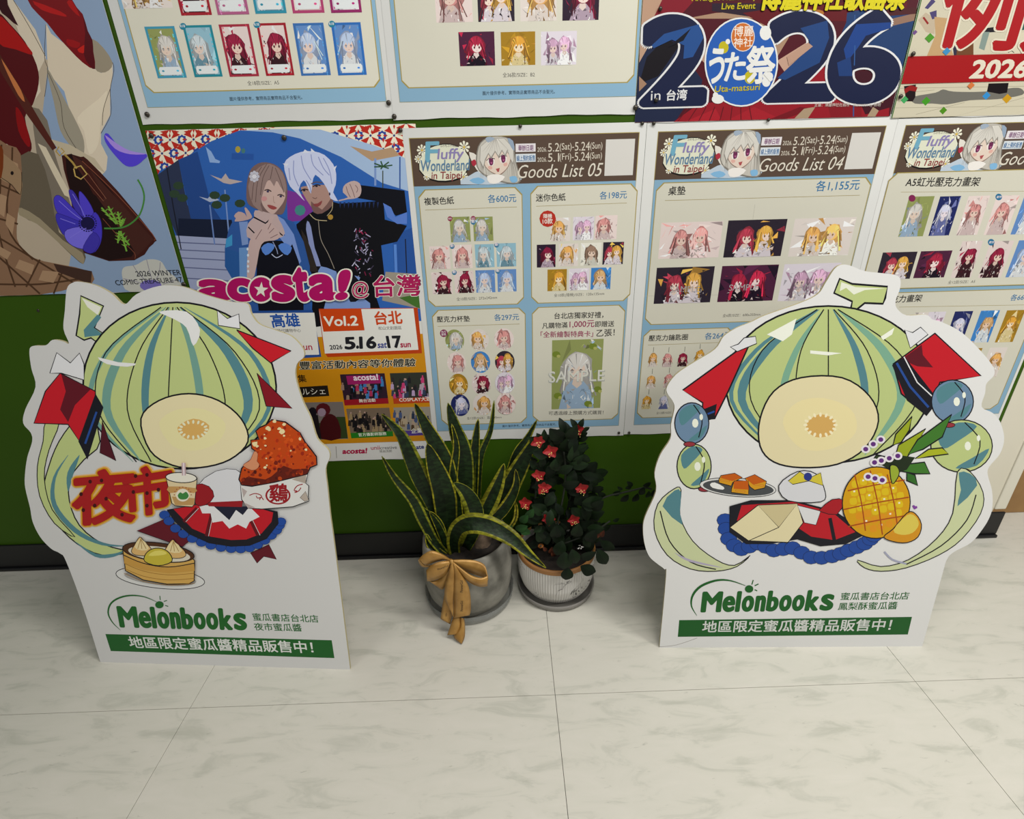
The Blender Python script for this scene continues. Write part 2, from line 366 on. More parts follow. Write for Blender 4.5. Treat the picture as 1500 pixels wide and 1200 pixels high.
def goods_header(root, A, x0, num):
    z1, z0 = 1.237, 1.134; W = .540
    def U(u, v): return (x0+W*u, z1-(z1-z0)*v)
    def TT(t, u0, u1, v, vt, c, off=0, shear=0):
        vv, ff = glyphs(t, 0); a0 = min(q[0] for q in vv); a1 = max(q[0] for q in vv); b0 = min(q[1] for q in vv); b1 = max(q[1] for q in vv)
        def fr(x, y):
            tt = (y-b0)/(b1-b0); return U(u0+(u1-u0)*(x-a0)/(a1-a0)+shear*tt, v+(vt-v)*tt)
        A.text(t, fr, c, off)
    A.raw([(x0-.0015, z0), (x0+W+.0015, z0), (x0+W+.0015, z1+.0015), (x0-.0015, z1+.0015)], 'a08f50')
    A.raw([(x0, z0), (x0+W, z0), (x0+W, z1), (x0, z1)], '56453a'); A.flush('header_band', root, keep=True)
    # logo
    A.raw([U(.03+.113*(1+math.cos(t*.3142)*(1.02+.05*math.sin(t*5))), .53+.42*math.sin(t*.3142)*(1+.05*math.cos(t*7))) for t in range(20)], '1f1a18')
    A.raw([U(.03+.113*(1+math.cos(t*.3142)*(.99+.05*math.sin(t*5))), .52+.39*math.sin(t*.3142)*(1+.05*math.cos(t*7))) for t in range(20)], 'd9dac4')
    for (u, v, r) in ((.05, .24, .011), (.03, .42, .008), (.235, .2, .012), (.225, .82, .010), (.06, .8, .007)): flower_mark(A, *U(u, v), r)
    TT('F', .062, .115, .48, .08, '6fa6bd', .03, .01); TT('luffy', .112, .225, .5, .22, '8a7fae', .02, .01)
    TT('Wonderland', .035, .252, .68, .45, '5e7f9c', .02, .005); TT('in Taipei', .08, .215, .9, .7, '8a3c3c', .02, .005)
    TT('ふわもふ不思議国', .13, .215, .19, .13, '5a4a44', 0)
    A.flush('logo_lettering', root, keep=True)
    # generic pale haired girl drawing
    def G(pts, c, n=3): A.raw([U(*q) for q in (sm(pts, n, True) if n else pts)], c)
    G([(.21, .98), (.25, .8), (.31, .68), (.40, .66), (.46, .8), (.47, .98)], 'b9c6d2', 2)
    G([(.255, .3), (.30, .42), (.33, .7), (.30, .75), (.27, .55)], 'dcd6cc', 2)
    def Ln(a, b, w, c):
        dx, dy = b[0]-a[0], (b[1]-a[1])*.19; l = math.hypot(dx, dy); nx, ny = -dy/l*w, dx/l*w/.19
        A.raw([U(a[0]+nx, a[1]+ny), U(a[0]-nx, a[1]-ny), U(b[0]-nx*.3, b[1]-ny*.3), U(b[0]+nx*.3, b[1]+ny*.3)], c)
    G([(.285, .6), (.295, .2), (.335, .02), (.40, .0), (.45, .12), (.46, .5), (.48, .95), (.42, .99), (.33, .85)], '7d7870', 3)
    G([(.29, .6), (.30, .2), (.34, .03), (.40, .01), (.445, .13), (.455, .5), (.475, .93), (.42, .96), (.33, .8)], 'bdb8ae', 3)
    for t in range(12): x = .425+.004*t; Ln((.42+.003*t, .2+.03*t), (x, .92-.02*(t % 3)), .0012, rnd.choice(('8f8a82', 'd9d5cc', '9f9a92')))
    for t in range(7): Ln((.31+.002*t, .3+.03*t), (.30+.006*t, .85), .0012, rnd.choice(('8f8a82', 'd9d5cc')))
    G([(.315, .5), (.33, .3), (.39, .25), (.437, .4), (.428, .62), (.395, .79), (.372, .80), (.333, .68)], '8c7468', 3)
    G([(.318, .5), (.333, .3), (.39, .25), (.434, .4), (.425, .62), (.393, .77), (.372, .78), (.335, .67)], 'dccabb', 3)
    G([(.335, .62), (.35, .60), (.355, .66), (.342, .68)], 'd8a99c', 2); G([(.405, .56), (.42, .54), (.422, .60), (.408, .62)], 'd8a99c', 2)
    for (u, v) in ((.349, .52), (.403, .47)):
        G([(u-.016, v-.05), (u, v-.10), (u+.017, v-.07), (u+.014, v+.06), (u-.008, v+.08)], 'e4ddd6', 2); G([(u-.008, v-.07), (u+.010, v-.08), (u+.010, v+.05), (u-.004, v+.07)], '6a2c50', 2); G([(u-.003, v+.01), (u+.007, v), (u+.005, v+.05)], 'b05c88', 0)
        Ln((u-.019, v-.03), (u-.002, v-.10), .0016, '3c2a2c'); Ln((u+.018, v-.06), (u-.004, v-.10), .0018, '3c2a2c')
    G([(.300, .50), (.305, .2), (.35, .03), (.41, .03), (.452, .25), (.45, .6), (.438, .5), (.425, .3), (.415, .42), (.40, .3), (.385, .44), (.37, .32), (.352, .46), (.34, .36), (.325, .5), (.315, .68)], '8f8a82', 0)
    G([(.302, .48), (.307, .2), (.35, .04), (.41, .04), (.45, .25), (.448, .56), (.436, .46), (.424, .27), (.413, .38), (.40, .27), (.384, .40), (.37, .29), (.351, .42), (.34, .33), (.324, .46), (.315, .62)], 'cfcbc2', 0)
    for t in range(10): Ln((.375+.002*(t-5), .05), (.315+.013*t, .30+.02*(t % 3)), .0009, rnd.choice(('a29d95', 'e0dcd4', '96918a')))
    G([(.37, .67), (.388, .65), (.384, .73), (.378, .74)], 'a84f50', 0)
    G([(.425, .04), (.45, .10), (.455, .3), (.44, .22)], '8fa0b4', 2); G([(.33, .03), (.35, .0), (.37, .05), (.34, .12)], '9aa8b8', 2)
    G([(.33, .82), (.37, .78), (.41, .84), (.38, .97), (.34, .97)], 'e9e4de', 2); G([(.25, .9), (.29, .84), (.32, .92), (.29, .99)], '7fb0d4', 2); G([(.43, .85), (.46, .84), (.465, .95), (.44, .97)], '7fb0d4', 2)
    G([(.263, .5), (.28, .46), (.285, .56), (.27, .6)], 'a83040', 2)
    A.flush('girl_picture', root, keep=True)
    A.raw([U(.46, .16), U(.548, .16), U(.548, .33), U(.46, .33)], 'dcd6d8'); A.raw([U(.46, .37), U(.548, .37), U(.548, .54), U(.46, .54)], 'd2d8dc')
    TT('舉辦日期', .472, .538, .31, .19, '6d3468', .015); TT('線上預約販售', .464, .545, .52, .4, '1f5f94', .015)
    TT('2026.', .556, .598, .335, .245, 'd0c8b8', 0); TT('5.2', .603, .652, .34, .165, 'd0c8b8', -.004); TT('(Sat)-', .654, .717, .35, .17, 'd0c8b8', -.008); TT('5.24', .721, .787, .335, .155, 'd0c8b8', -.004); TT('(Sun)', .789, .842, .345, .17, 'd0c8b8', -.008)
    TT('2026.', .556, .598, .545, .455, 'd0c8b8', 0); TT('5.1', .603, .652, .55, .375, 'd0c8b8', -.004); TT('(Fri)-', .654, .717, .56, .38, 'd0c8b8', -.008); TT('5.24', .721, .787, .545, .365, 'd0c8b8', -.004); TT('(Sun)', .789, .842, .55, .375, 'd0c8b8', -.008)
    TT('Goods List '+num, .462, .838, .885, .60, 'd6cfc0', -.006, .014)
    # serifs of the lettering
    A.flush('header_lettering', root, keep=True)
    A.raw([U(.857, .12), U(.985, .12), U(.985, .88), U(.857, .88)], 'cfccc6'); A.flush('blank_square', root, keep=True)
def blue_ground(root, A, x0, z0=.465, z1=1.237, W=.540):
    A.raw([(x0-.001, z0-.001), (x0+W+.001, z0-.001), (x0+W+.001, z1+.001), (x0-.001, z1+.001)], '8f8f70'); A.raw([(x0, z0), (x0+W, z0), (x0+W, z1), (x0, z1)], '84a9c2'); A.flush('blue_ground', root, keep=True)
def pics(root, A, rects, keys, rnd, z, labels=None, **k):
    for i, (r, key) in enumerate(zip(rects, keys)):
        A.reset(z); kk = dict(k)
        if 'frames' in kk: kk['frame'] = kk.pop('frames')[i]
        portrait(A, r, key, rnd, **kk); A.flush('goods_picture', root)
    A.reset(z+.0022)
def badge(A, tl, r, c, t=None):
    A.E(tl[0], tl[1], r, r, c, 12)
    if t: A.T(t, (tl[0]-r*.7, tl[1]+r*.35), (tl[0]+r*.7, tl[1]+r*.35), 'e6dde0', off=.02)
rnd = random.Random(5)
SH_W, SH_Z0, SH_Z1 = .572, .432, 1.262
# ---- goods list 05
r5 = poster('white goods list numbered 05 with four cream panels, behind the plants', -.224, SH_Z0, .348, 1.259, .0025, group='goods list sheets')
A = Art(WALL, .0027); A.k = 1.1; A.clip = (-0.224, 0.432, 0.348, 1.259); blue_ground(r5, A, -.209); goods_header(r5, A, -.209, '05')
A.zoom(590, 170, 4.139)
pr = [A.box2((97, 452), (730, 1135)), A.box2((778, 430), (1370, 1115))]
for q in pr: panel(A, *q)
A.zoom(600, 430, 4.286)
pr2 = [A.box2((143, 108), (732, 805)), A.box2((772, 90), (1302, 782))]
for q in pr2: panel(A, *q)
A.flush('price_panel', r5, keep=True)
zp = A.z
A.zoom(590, 170, 4.139)
def price(A, t, a, b, t2, a2, b2, l0, l1, off=.012):
    A.T(t, a, b, '1d1b1c', off=off); A.T(t2, a2, b2, '2f6f9e', off=.008); A.S([l0, l1], 2.4, '8f7d3c')
price(A, '複製色紙', (133, 541), (312, 533), '各600元', (517, 527), (688, 521), (137, 570), (692, 551))
price(A, '迷你色紙', (807, 519), (986, 513), '各198元', (1192, 506), (1356, 499), (808, 547), (1357, 527))
A.T('全10款/SIZE：272x242mm', (327, 1120), (572, 1108), '4a4844', off=-.002)
A.T('全10款(隨機)/SIZE：120x135mm', (916, 1100), (1220, 1088), '4a4844', off=-.002)
A.zoom(600, 430, 4.286)
price(A, '壓克力杯墊', (173, 180), (379, 175), '各297元', (532, 170), (687, 165), (177, 205), (690, 190))
A.T('台北店獨家好禮，', (908, 160), (1215, 152), '1d1b1c', off=.012)
A.T('凡購物滿', (832, 220), (990, 214), '1d1b1c', off=.012); A.T('1,000元', (1003, 216), (1158, 211), '8c2050', off=.012); A.T('即贈送', (1163, 210), (1282, 206), '1d1b1c', off=.012)
A.T('「全新繪製特典卡」', (822, 276), (1150, 270), '8c2050', off=.012); A.T('乙張！', (1172, 270), (1285, 264), '1d1b1c', off=.012)
A.T('可透過線上預購方式購買！', (872, 762), (1215, 757), '4a4844', off=.004)
A.T('全12款/SIZE：直徑90mm', (360, 790), (578, 782), '4a4844', off=-.002)
A.T('圖片僅供參考。實際商品實際商品不含聖光。', (583, 838), (920, 826), '2b3a48', off=.004)
A.flush('lettering', r5)
A.zoom(590, 170, 4.139)
B = lambda *q: [A.box2(a, b) for a, b in q]
rects = B(((283, 612), (413, 762)), ((425, 612), (550, 755)), ((160, 790), (292, 925)), ((297, 782), (425, 920)), ((436, 778), (557, 915)), ((566, 772), (688, 910)), ((172, 948), (305, 1077)), ((310, 940), (434, 1070)), ((440, 935), (562, 1067)), ((572, 930), (690, 1062)))
pics(r5, A, rects, ['white', 'white', 'pink', 'pink', 'teal', 'teal', 'red', 'red', 'blue', 'blue'], rnd, zp)
rects = B(((895, 618), (1013, 757)), ((1033, 612), (1155, 750)), ((1168, 604), (1293, 745)), ((812, 780), (925, 915)), ((945, 775), (1060, 908)), ((1080, 770), (1198, 903)), ((1215, 765), (1332, 897)), ((877, 930), (992, 1058)), ((1008, 925), (1127, 1053)), ((1142, 920), (1256, 1048)))
pics(r5, A, rects, ['blonde', 'lilac', 'pink', 'dark', 'blonde', 'brown', 'two', 'gold', 'lilac', 'sky'], rnd, zp)
A.zoom(600, 430, 4.286)
cs = [(283, 293), (437, 290), (592, 285), (295, 435), (445, 430), (597, 427), (307, 570), (450, 565), (598, 560), (318, 700), (458, 695), (603, 690)]
pics(r5, A, [A.box2((x-64, y-67), (x+64, y+65)) for x, y in cs], ['white', 'blonde', 'pink', 'pink', 'sky', 'two', 'gold', 'red', 'lilac', 'navy', 'blonde', 'pink'], rnd, zp, circle=True)
pics(r5, A, [A.box2((894, 292), (1195, 716))], ['white'], rnd, zp)
A.reset(zp+.0025)
for (x, y) in ((920, 380), (1150, 330), (1180, 600), (930, 640), (1120, 690)): A.E(x, y, 26, 20, '6f7f2c', 9); A.E(x+14, y+12, 12, 10, 'a8a860', 8)
for q in range(26): x = rnd.uniform(960, 1160); y = rnd.uniform(440, 700); A.S([(x, y), (x+rnd.uniform(-25, 25), y+rnd.uniform(-30, 30))], 3, rnd.choice(('7f96ac', 'e2e0da', 'a9c0d2')))
A.T('SAMPLE', (872, 560), (1222, 548), 'a9aba4', off=.02); A.T('SAMPLE', (874, 556), (1220, 544), 'd2d1c6', off=.0)
A.flush('sample_lettering', r5)
A.reset(zp+.0027); A.zoom(590, 170, 4.139)
for p in ((287, 622), (427, 620)): badge(A, p, 15, '8c2c4c', '先行')
for p in ((427, 643), (300, 790), (569, 782), (313, 948), (576, 940)): badge(A, p, 15, '2a6d94', '新')
badge(A, (878, 622), 50, 'b03024'); A.T('隨機', (852, 620), (904, 618), 'ece6dc', off=.012); A.T('10款', (848, 655), (908, 652), 'ece6dc', off=.012)
A.zoom(600, 430, 4.286); badge(A, (215, 248), 24, '7d2550'); A.T('先行', (200, 247), (230, 246), 'e6dde0', off=.01); A.T('發售', (200, 263), (230, 262), 'e6dde0', off=.01)
A.flush('round_badges', r5)
# ---- goods list 04
r4 = poster('white goods list numbered 04 with six wide pictures, right of list 05', .349, SH_Z0+.001, .944, 1.262, .0018, group='goods list sheets')
A = Art(WALL, .002); A.k = 1.02; A.clip = (0.349, 0.433, 0.944, 1.262); blue_ground(r4, A, .3775); goods_header(r4, A, .3775, '04')
A.zoom(940, 170, 3.87); a = A.p(85, 365); b = A.p(1303, 350); c = A.p(20, 1180)
P4 = (a[0]+.002, c[1], b[0], b[1]); panel(A, *P4)
A.zoom(930, 440, 6.0); a = A.p(85, 265); b = A.p(5, 1030); c = A.p(862, 250)
panel(A, P4[0], b[1], c[0], a[1]); panel(A, c[0]+.013, b[1], P4[2], a[1]); A.flush('price_panel', r4, keep=True); zp = A.z
A.zoom(940, 170, 3.87)
A.T('桌墊', (148, 450), (244, 446), '1d1b1c', off=.014); A.T('各1,155元', (980, 430), (1226, 420), '2f6f9e', off=.01); A.S([(130, 479), (1233, 449)], 2.4, '8f7d3c')
A.T('全6款/SIZE：600x350mm', (456, 1140), (670, 1132), '4a4844', off=-.002)
A.S([(15, 1020), (745, 1008)], 1.5, 'b5b2a2'); A.S([(640, 500), (628, 585)], 1.5, 'a9a698')
A.zoom(930, 440, 6.0)
A.T('壓克力鑰匙圈', (118, 358), (460, 346), '1d1b1c', off=.014); A.T('各264元', (610, 345), (840, 330), '2f6f9e', off=.01); A.S([(113, 392), (760, 368)], 3, '8f7d3c')
A.T('全13款/SIZE：70mm', (185, 1000), (400, 990), '4a4844', off=-.002)
kc = [(150, 520), (285, 520), (425, 515), (560, 490), (140, 710), (290, 700), (110, 890), (245, 890)]
for x, y in kc: A.S([(x+14, y-110), (x+10, y-65)], 5, '77766c')
A.flush('lettering', r4)
A.zoom(940, 170, 3.87)
rects = B(((110, 605), (432, 800)), ((490, 592), (785, 793)), ((868, 582), (1165, 787)), ((85, 860), (385, 1055)), ((455, 850), (738, 1045)), ((808, 840), (1080, 1040)))
pics(r4, A, rects, ['pink', 'two', 'blonde', 'two', 'night', 'lilac'], rnd, zp, wide=True)
A.reset(zp+.0022)
for (x, y) in ((200, 1000), (530, 990), (900, 985)): A.T('SAMPLE', (x-40, y), (x+125, y-4), 'a8a2a4', off=.0)
A.flush('sample_lettering', r4)
A.zoom(930, 440, 6.0)
pics(r4, A, [A.box2((x-52, y-68), (x+52, y+62)) for x, y in kc], ['blonde', 'pink', 'red', 'gold', 'blonde', 'pink', 'gold', 'navy'], rnd, zp, bgoff=True)
# ---- goods list at the right edge
r6 = poster('white goods list of tall pictures beside the cream wall, cut off at the right', .943, SH_Z0, 1.486, 1.252, .0024, group='goods list sheets')
x6 = .9655; A = Art(WALL, .0026); A.k = 1; A.clip = (0.943, 0.432, 1.486, 1.252); blue_ground(r6, A, x6, W=.512)
A.zoom(1280, 180, 5.4545)
goods_header(r6, A, x6, '03') if False else None
def hdr6():
    # header identical to its neighbours but the sheet is cut by the photograph's edge after the lettering starts
    goods_header(r6, A, x6, '03')
hdr6_needed = True
hdr6()
a = A.p(170, 405); A.zoom(1200, 380, 5.0); b = A.p(600, 207); c = A.p(600, 245); d = A.p(1310, 1072)
panel(A, a[0]-.012, b[1], 1.462, a[1]); panel(A, a[0]-.012, .482, 1.462, c[1]); A.flush('price_panel', r6, keep=True); zp = A.z
A.zoom(1280, 180, 5.4545); A.T('A5虹光壓克力畫架', (240, 510), (826, 506), '1d1b1c', off=.014); A.S([(208, 553), (1200, 546)], 2.4, '8f7d3c')
A.zoom(1200, 380, 5.0); A.T('全12款/SIZE：A5', (932, 180), (1130, 172), '4a4844', off=-.002); A.T('壓克力畫架', (455, 320), (740, 308), '1d1b1c', off=.014); A.T('各660元', (1388, 302), (1560, 296), '2f6f9e', off=.01); A.S([(580, 348), (1500, 332)], 2.4, '8f7d3c')
A.flush('lettering', r6)
A.zoom(1280, 180, 5.4545)
rects = B(((275, 590), (383, 905)), ((522, 588), (590, 898)), ((750, 585), (815, 893)), ((975, 582), (1045, 890)), ((1195, 580), (1270, 886)))
A.zoom(1, 1, 1)
A.ox = A.oy = 0
rects += B(((1292, 369.8), (1331, 408)), ((1347.8, 367.9), (1381, 406)), ((1408.3, 353.3), (1420, 406)), ((1449.6, 353.3), (1464, 406)), ((1491, 352), (1508, 405)))
pics(r6, A, rects, ['white', 'navy', 'pink', 'pink', 'blue', 'two', 'night', 'red', 'red', 'blue'], rnd, zp)
A.zoom(1200, 380, 5.0)
rects = B(((700, 388), (735, 610)), ((800, 384), (850, 608)), ((990, 380), (1040, 608)), ((1180, 375), (1230, 605)), ((1370, 372), (1410, 603)), ((1105, 650), (1110, 862)), ((1245, 645), (1290, 857)))
pics(r6, A, rects, ['blonde', 'lilac', 'navy', 'sky', 'gold', 'gold', 'blonde'], rnd, zp)
A.reset(zp+.0023); A.zoom(1280, 180, 5.4545); badge(A, (297, 602), 28, '7d2550'); badge(A, (988, 592), 27, '2a6d94', '新作'); badge(A, (928, 953), 27, '2a6d94', '新作'); A.flush('round_badges', r6)
# ---- upper sheet, tall cards
rA = poster('white goods sheet of tall framed cards, upper left beside the woman poster', -.817, 1.279, -.236, 2.1, .0018, group='upper goods sheets')
A = Art(WALL, .002); A.k = 1.25; A.clip = (-0.817, 1.279, -0.236, 2.1); A.zoom(190, 0, 3.846)
a = A.p(103, 599); b = A.p(1446, 577); zb = (a[1]+b[1])/2; xa = a[0]; xb = b[0]
A.raw([(xa-.001, zb-.001), (xb+.001, zb-.001), (xb+.001, 2.08), (xa-.001, 2.08)], '8f8f70'); A.raw([(xa, zb), (xb, zb), (xb, 2.08), (xa, 2.08)], '84a9c2'); A.flush('blue_ground', rA, keep=True)
c = A.p(100, 515); panel(A, xa+.010, (c[1]+A.p(1410, 492)[1])/2, xb-.010, 2.05, .014); A.flush('price_panel', rA, keep=True); zp = A.z
A.T('全18款/SIZE：A5', (668, 483), (845, 478), '3c3a38'); A.T('圖片僅供參考。實際商品實際商品不含聖光。', (568, 570), (975, 560), '2b3a48', off=.006); A.flush('lettering', rA)
rr = [((85, 152), (325, 438)), ((300, 145), (527, 432)), ((503, 140), (732, 430)), ((715, 133), (930, 425)), ((920, 133), (1135, 424)), ((1135, 130), (1337, 422))]
rects = B(*rr); fr = ['3f8faa', '22808f', '9c2c3e', '98202c', '3a6aa8', '2f68b0']
pics(rA, A, rects, ['white', 'teal', 'red', 'red', 'blue', 'blue'], rnd, zp, frames=fr)
rects = []
for bl, br in (((295, 90), (467, 85)), ((500, 85), (677, 82)), ((712, 80), (887, 75)), ((922, 77), (1100, 73)), ((1138, 75), (1310, 70))):
    p = A.p(*bl); q = A.p(*br); rects.append((p[0], (p[1]+q[1])/2, q[0], (p[1]+q[1])/2+.112))
pics(rA, A, rects, ['red', 'lilac', 'teal', 'pink', 'lilac'], rnd, zp, frames=['98202c', 'a85a80', '2f88a0', 'a8406a', '8c2860'])
p = A.p(-40, 52); q = A.p(248, 45); pics(rA, A, [(p[0]+.004, p[1], q[0], p[1]+.05)], ['blonde'], rnd, zp, wide=True)
A.reset(zp+.0026)
for x, y in ((303, 150), (719, 141), (1140, 137)): badge(A, (x, y), 19, '1f7a96'); A.T('R18', (x-13, y+6), (x+13, y+5), 'dfe8ec', off=.02)
A.flush('round_badges', rA)
# ---- upper sheet, square pictures
rB = poster('white goods sheet of square pictures, upper centre, above goods list 05', -.2415, 1.2765, .318, 2.1, .0026, group='upper goods sheets')
A = Art(WALL, .0028); A.k = 1.12; A.clip = (-0.2415, 1.2765, 0.318, 2.1); A.zoom(570, 0, 3.846)
a = A.p(62, 572); b = A.p(1386, 545); zb = (a[1]+b[1])/2; xa = a[0]; xb = b[0]
A.raw([(xa-.001, zb-.001), (xb+.001, zb-.001), (xb+.001, 2.08), (xa-.001, 2.08)], '8f8f70'); A.raw([(xa, zb), (xb, zb), (xb, 2.08), (xa, 2.08)], '84a9c2'); A.flush('blue_ground', rB, keep=True)
panel(A, xa+.010, (A.p(100, 490)[1]+A.p(1355, 465)[1])/2, xb-.008, 2.05, .014); A.flush('price_panel', rB, keep=True); zp = A.z
A.T('全36款/SIZE：B2', (640, 438), (820, 434), '3c3a38'); A.T('圖片僅供參考。實際商品實際商品不含聖光。', (527, 538), (933, 528), '2b3a48', off=.006); A.flush('lettering', rB)
rects = B(((390, 183), (598, 370)), ((628, 183), (823, 367)), ((855, 180), (1053, 365)))
for bl, br in (((268, 130), (473, 125)), ((503, 125), (707, 122)), ((740, 122), (942, 118)), ((975, 118), (1178, 115))):
    p = A.p(*bl); q = A.p(*br); rects.append((p[0], (p[1]+q[1])/2, q[0], (p[1]+q[1])/2+.076))
pics(rB, A, rects, ['night', 'gold', 'lilac', 'pink', 'two', 'blonde', 'dark'], rnd, zp)
# ---- 2026 song festival poster
rN = poster('dark red and navy event poster reading 2026 in outlined digits', .319, 1.2575, .9205, 2.1, .0034)
A = Art(WALL, .0036); A.k = 1.05; A.clip = (0.319, 1.2575, 0.9205, 2.1); A.zoom(930, 0, 3.571)
A.raw([(.3195, 1.258), (.920, 1.258), (.920, 2.099), (.3195, 2.099)], '4a0f1c')
A.P([(-10, 640), (210, 635), (260, 560), (330, 540), (350, 420), (150, 150), (40, 60), (20, 300)], '1d2540')
A.P([(40, -20), (190, -20), (120, 120), (60, 260), (20, 330), (30, 100)], 'b39078'); A.P([(150, -20), (330, -20), (230, 90), (120, 130), (60, 170)], '7c1826')
A.P([(60, 300), (160, 200), (230, 240), (120, 400), (20, 440)], '120d14'); A.P([(20, 480), (60, 440), (20, 400)], '9c7a62')
A.P([(260, 100), (420, 70), (640, 60), (820, 80), (800, 200), (740, 300), (640, 100)], 'a08068'); A.P([(400, 60), (600, 90), (800, 60), (860, 20), (400, 20)], '2a1a2a')
A.P([(360, 330), (370, 250), (400, 230), (330, 300)], 'b89480')
A.P([(560, 70), (760, 40), (980, 20), (1420, 10), (1400, 120), (900, 110), (740, 170)], '5c1018')
A.P([(810, 60), (900, 50), (980, 60), (960, 95), (850, 90)], 'a86a2a', 3)
A.P([(1140, 60), (1480, 60), (1440, 330), (1370, 360), (1050, 340), (1100, 120)], '1f3a66', 3)
A.P([(1340, 100), (1480, 70), (1470, 110), (1330, 140)], '8a6a58'); A.P([(1200, 60), (1470, 40), (1465, 75), (1200, 95)], '47181c')
A.P([(200, 640), (330, 545), (560, 520), (700, 540), (980, 350), (1040, 380), (1200, 540), (1330, 470), (1320, 620)], '8c1622')
A.P([(260, 640), (420, 570), (450, 630)], 'a01c28'); A.P([(480, 630), (620, 560), (760, 625)], '9a1a26'); A.P([(700, 625), (860, 560), (930, 570), (780, 625)], '6c0f1a')
A.P([(740, 320), (900, 220), (930, 240), (780, 380)], 'b89480')
A.P([(1000, 540), (1180, 560), (1180, 615), (1020, 620)], '7c141e'); A.P([(1100, 380), (1380, 360), (1340, 560), (1200, 600)], '3c0f1c')
for q in (((830, 620), (880, 570), (940, 560), (900, 620)), ((1210, 610), (1240, 560), (1270, 580), (1250, 615)), ((1250, 510), (1310, 450), (1340, 460), (1290, 540)), ((1320, 450), (1370, 380), (1385, 400), (1350, 470))): A.P(list(q), 'a08a70')
for q in range(8): x = 220+q*55; A.S([(x, 640), (x+60-q*10, 560)], 5, '5c0e18')
A.S([(1145, 80), (1138, 610)], 6, '2f4f86')
A.flush('painted_ground', rN, keep=True)
for t, a_, b_, c_ in (('2', (38, 548), (352, 540), (52, 98)), ('2', (685, 525), (1018, 518), (715, 82)), ('6', (1015, 535), (1348, 528), (1035, 72))):
    A.TO(t, (a_[0]+6, a_[1]-6), (b_[0]-6, b_[1]-6), '161d3c', 'd8d8d8', (c_[0]+6, c_[1]+6), off=.045, ow=.016)
A.P([(85, 240), (150, 180), (330, 130), (355, 200), (300, 300), (250, 310), (255, 240), (190, 210), (95, 255)], '234a86'); A.P([(170, 250), (230, 200), (290, 150), (250, 215)], '10121e')
A.P([(860, 150), (1000, 110), (1010, 200), (960, 330), (780, 420), (740, 410), (900, 260), (910, 220)], '1f3f74'); A.P([(790, 300), (900, 225), (925, 245), (800, 345)], 'b08c78')
A.P([(1085, 260), (1150, 130), (1330, 120), (1330, 150), (1200, 190), (1160, 250), (1100, 330)], '1a3d80'); A.P([(1050, 330), (1120, 300), (1130, 400), (1060, 400)], '1b386e')
A.S([(1143, 240), (1140, 345)], 5, '2f5690')
A.flush('year_digits', rN, keep=True)
A.E(552, 327, 192, 233, 'dcdcd8', 40); A.E(552, 327, 184, 225, '2557a8', 40)
for x, y, rx, ry, c_ in ((460, 250, 26, 32, 'b8ac1c'), (482, 220, 12, 14, 'dcdcd8'), (678, 175, 30, 38, 'dcdcd8'), (596, 407, 28, 34, 'b8ac1c'), (690, 400, 28, 24, 'dcdcd8'), (682, 430, 22, 26, 'dcdcd8'), (430, 520, 32, 24, 'dcdcd8'), (418, 500, 14, 16, 'dcdcd8')): A.E(x, y, rx, ry, c_, 16)
A.E(560, 196, 62, 76, 'd8d4cc', 24); A.E(560, 196, 58, 72, 'c0672a', 24)
A.T('博麗', (512, 195), (612, 192), 'e6dcd0', C=(515, 140), off=.01); A.T('神社', (512, 250), (610, 246), 'e6dcd0', C=(513, 200), off=.01)
A.T('う', (380, 438), (455, 428), 'dcdcd8', C=(392, 262), off=.035); A.T('た', (462, 425), (568, 418), 'dcdcd8', C=(470, 282), off=.035); A.T('祭', (578, 440), (722, 430), 'dcdcd8', C=(582, 250), off=.035)
A.T('Uta-matsuri', (412, 484), (646, 472), 'b8ac1c', C=(416, 452), off=.02)
A.flush('round_emblem', rN, keep=True)
A.T('in', (80, 526), (130, 524), 'd4d4d4', C=(82, 478), off=.0); A.T('台湾', (162, 528), (266, 524), 'd4d4d4', C=(166, 472), off=.03)
A.TO('Arranged Music Only', (292, 16), (630, 8), 'c0b01c', '1a1410', (297, -16), off=.02, ow=.03); A.TO('Live Event', (449, 52), (624, 48), 'c0b01c', '1a1410', (453, 20), off=.02, ow=.03)
A.TO('博麗神社歌謡祭', (646, 55), (1398, 55), 'd0c41c', '14100c', (668, -70), off=.05, ow=.02)
A.T('主催：博麗神社社務所　illustration by 秋明', (930, 563), (1274, 562), 'c8bcb4', off=.0)
A.flush('lettering', rN)
# ---- festival poster at the right corner
rX = poster('cream poster with a red band reading 2026 and scattered confetti, upper right corner', .923, 1.253, 1.56, 2.1, .0042)
A = Art(WALL, .0044); A.k = 1.02; A.clip = (0.923, 1.253, 1.56, 2.1); A.zoom(1300, 0, 6.315)
A.raw([(.9235, 1.2535), (1.5595, 1.2535), (1.5595, 2.099), (.9235, 2.099)], 'c6bfa8')
a = A.p(20, 1105); A.raw([(.9235, 1.2535), (.926, 1.2535), (.926, 2.099), (.9235, 2.099)], '3f6a2a')
for q in ((90, 820, 1270, 800), (60, 1000, 1270, 985), (30, 1090, 1270, 1082), (250, 1060, 700, 950), (600, 1085, 1270, 900), (60, 870, 420, 835)): A.S([(q[0], q[1]), (q[2], q[3])], 3, '8f8874')
A.P([(240, 960), (220, 900), (430, 860), (500, 830), (600, 850), (880, 850), (1150, 815), (1230, 830), (1230, 880), (1000, 920), (750, 930), (540, 968), (400, 960)], '6c6a62', 3)
A.P([(270, 190), (340, 120), (430, 180), (420, 320), (340, 300)], 'b8a890'); A.P([(330, 80), (400, -10), (430, 20), (360, 90)], '473f6c'); A.P([(375, 120), (440, 100), (440, 170), (400, 185)], '473f6c')
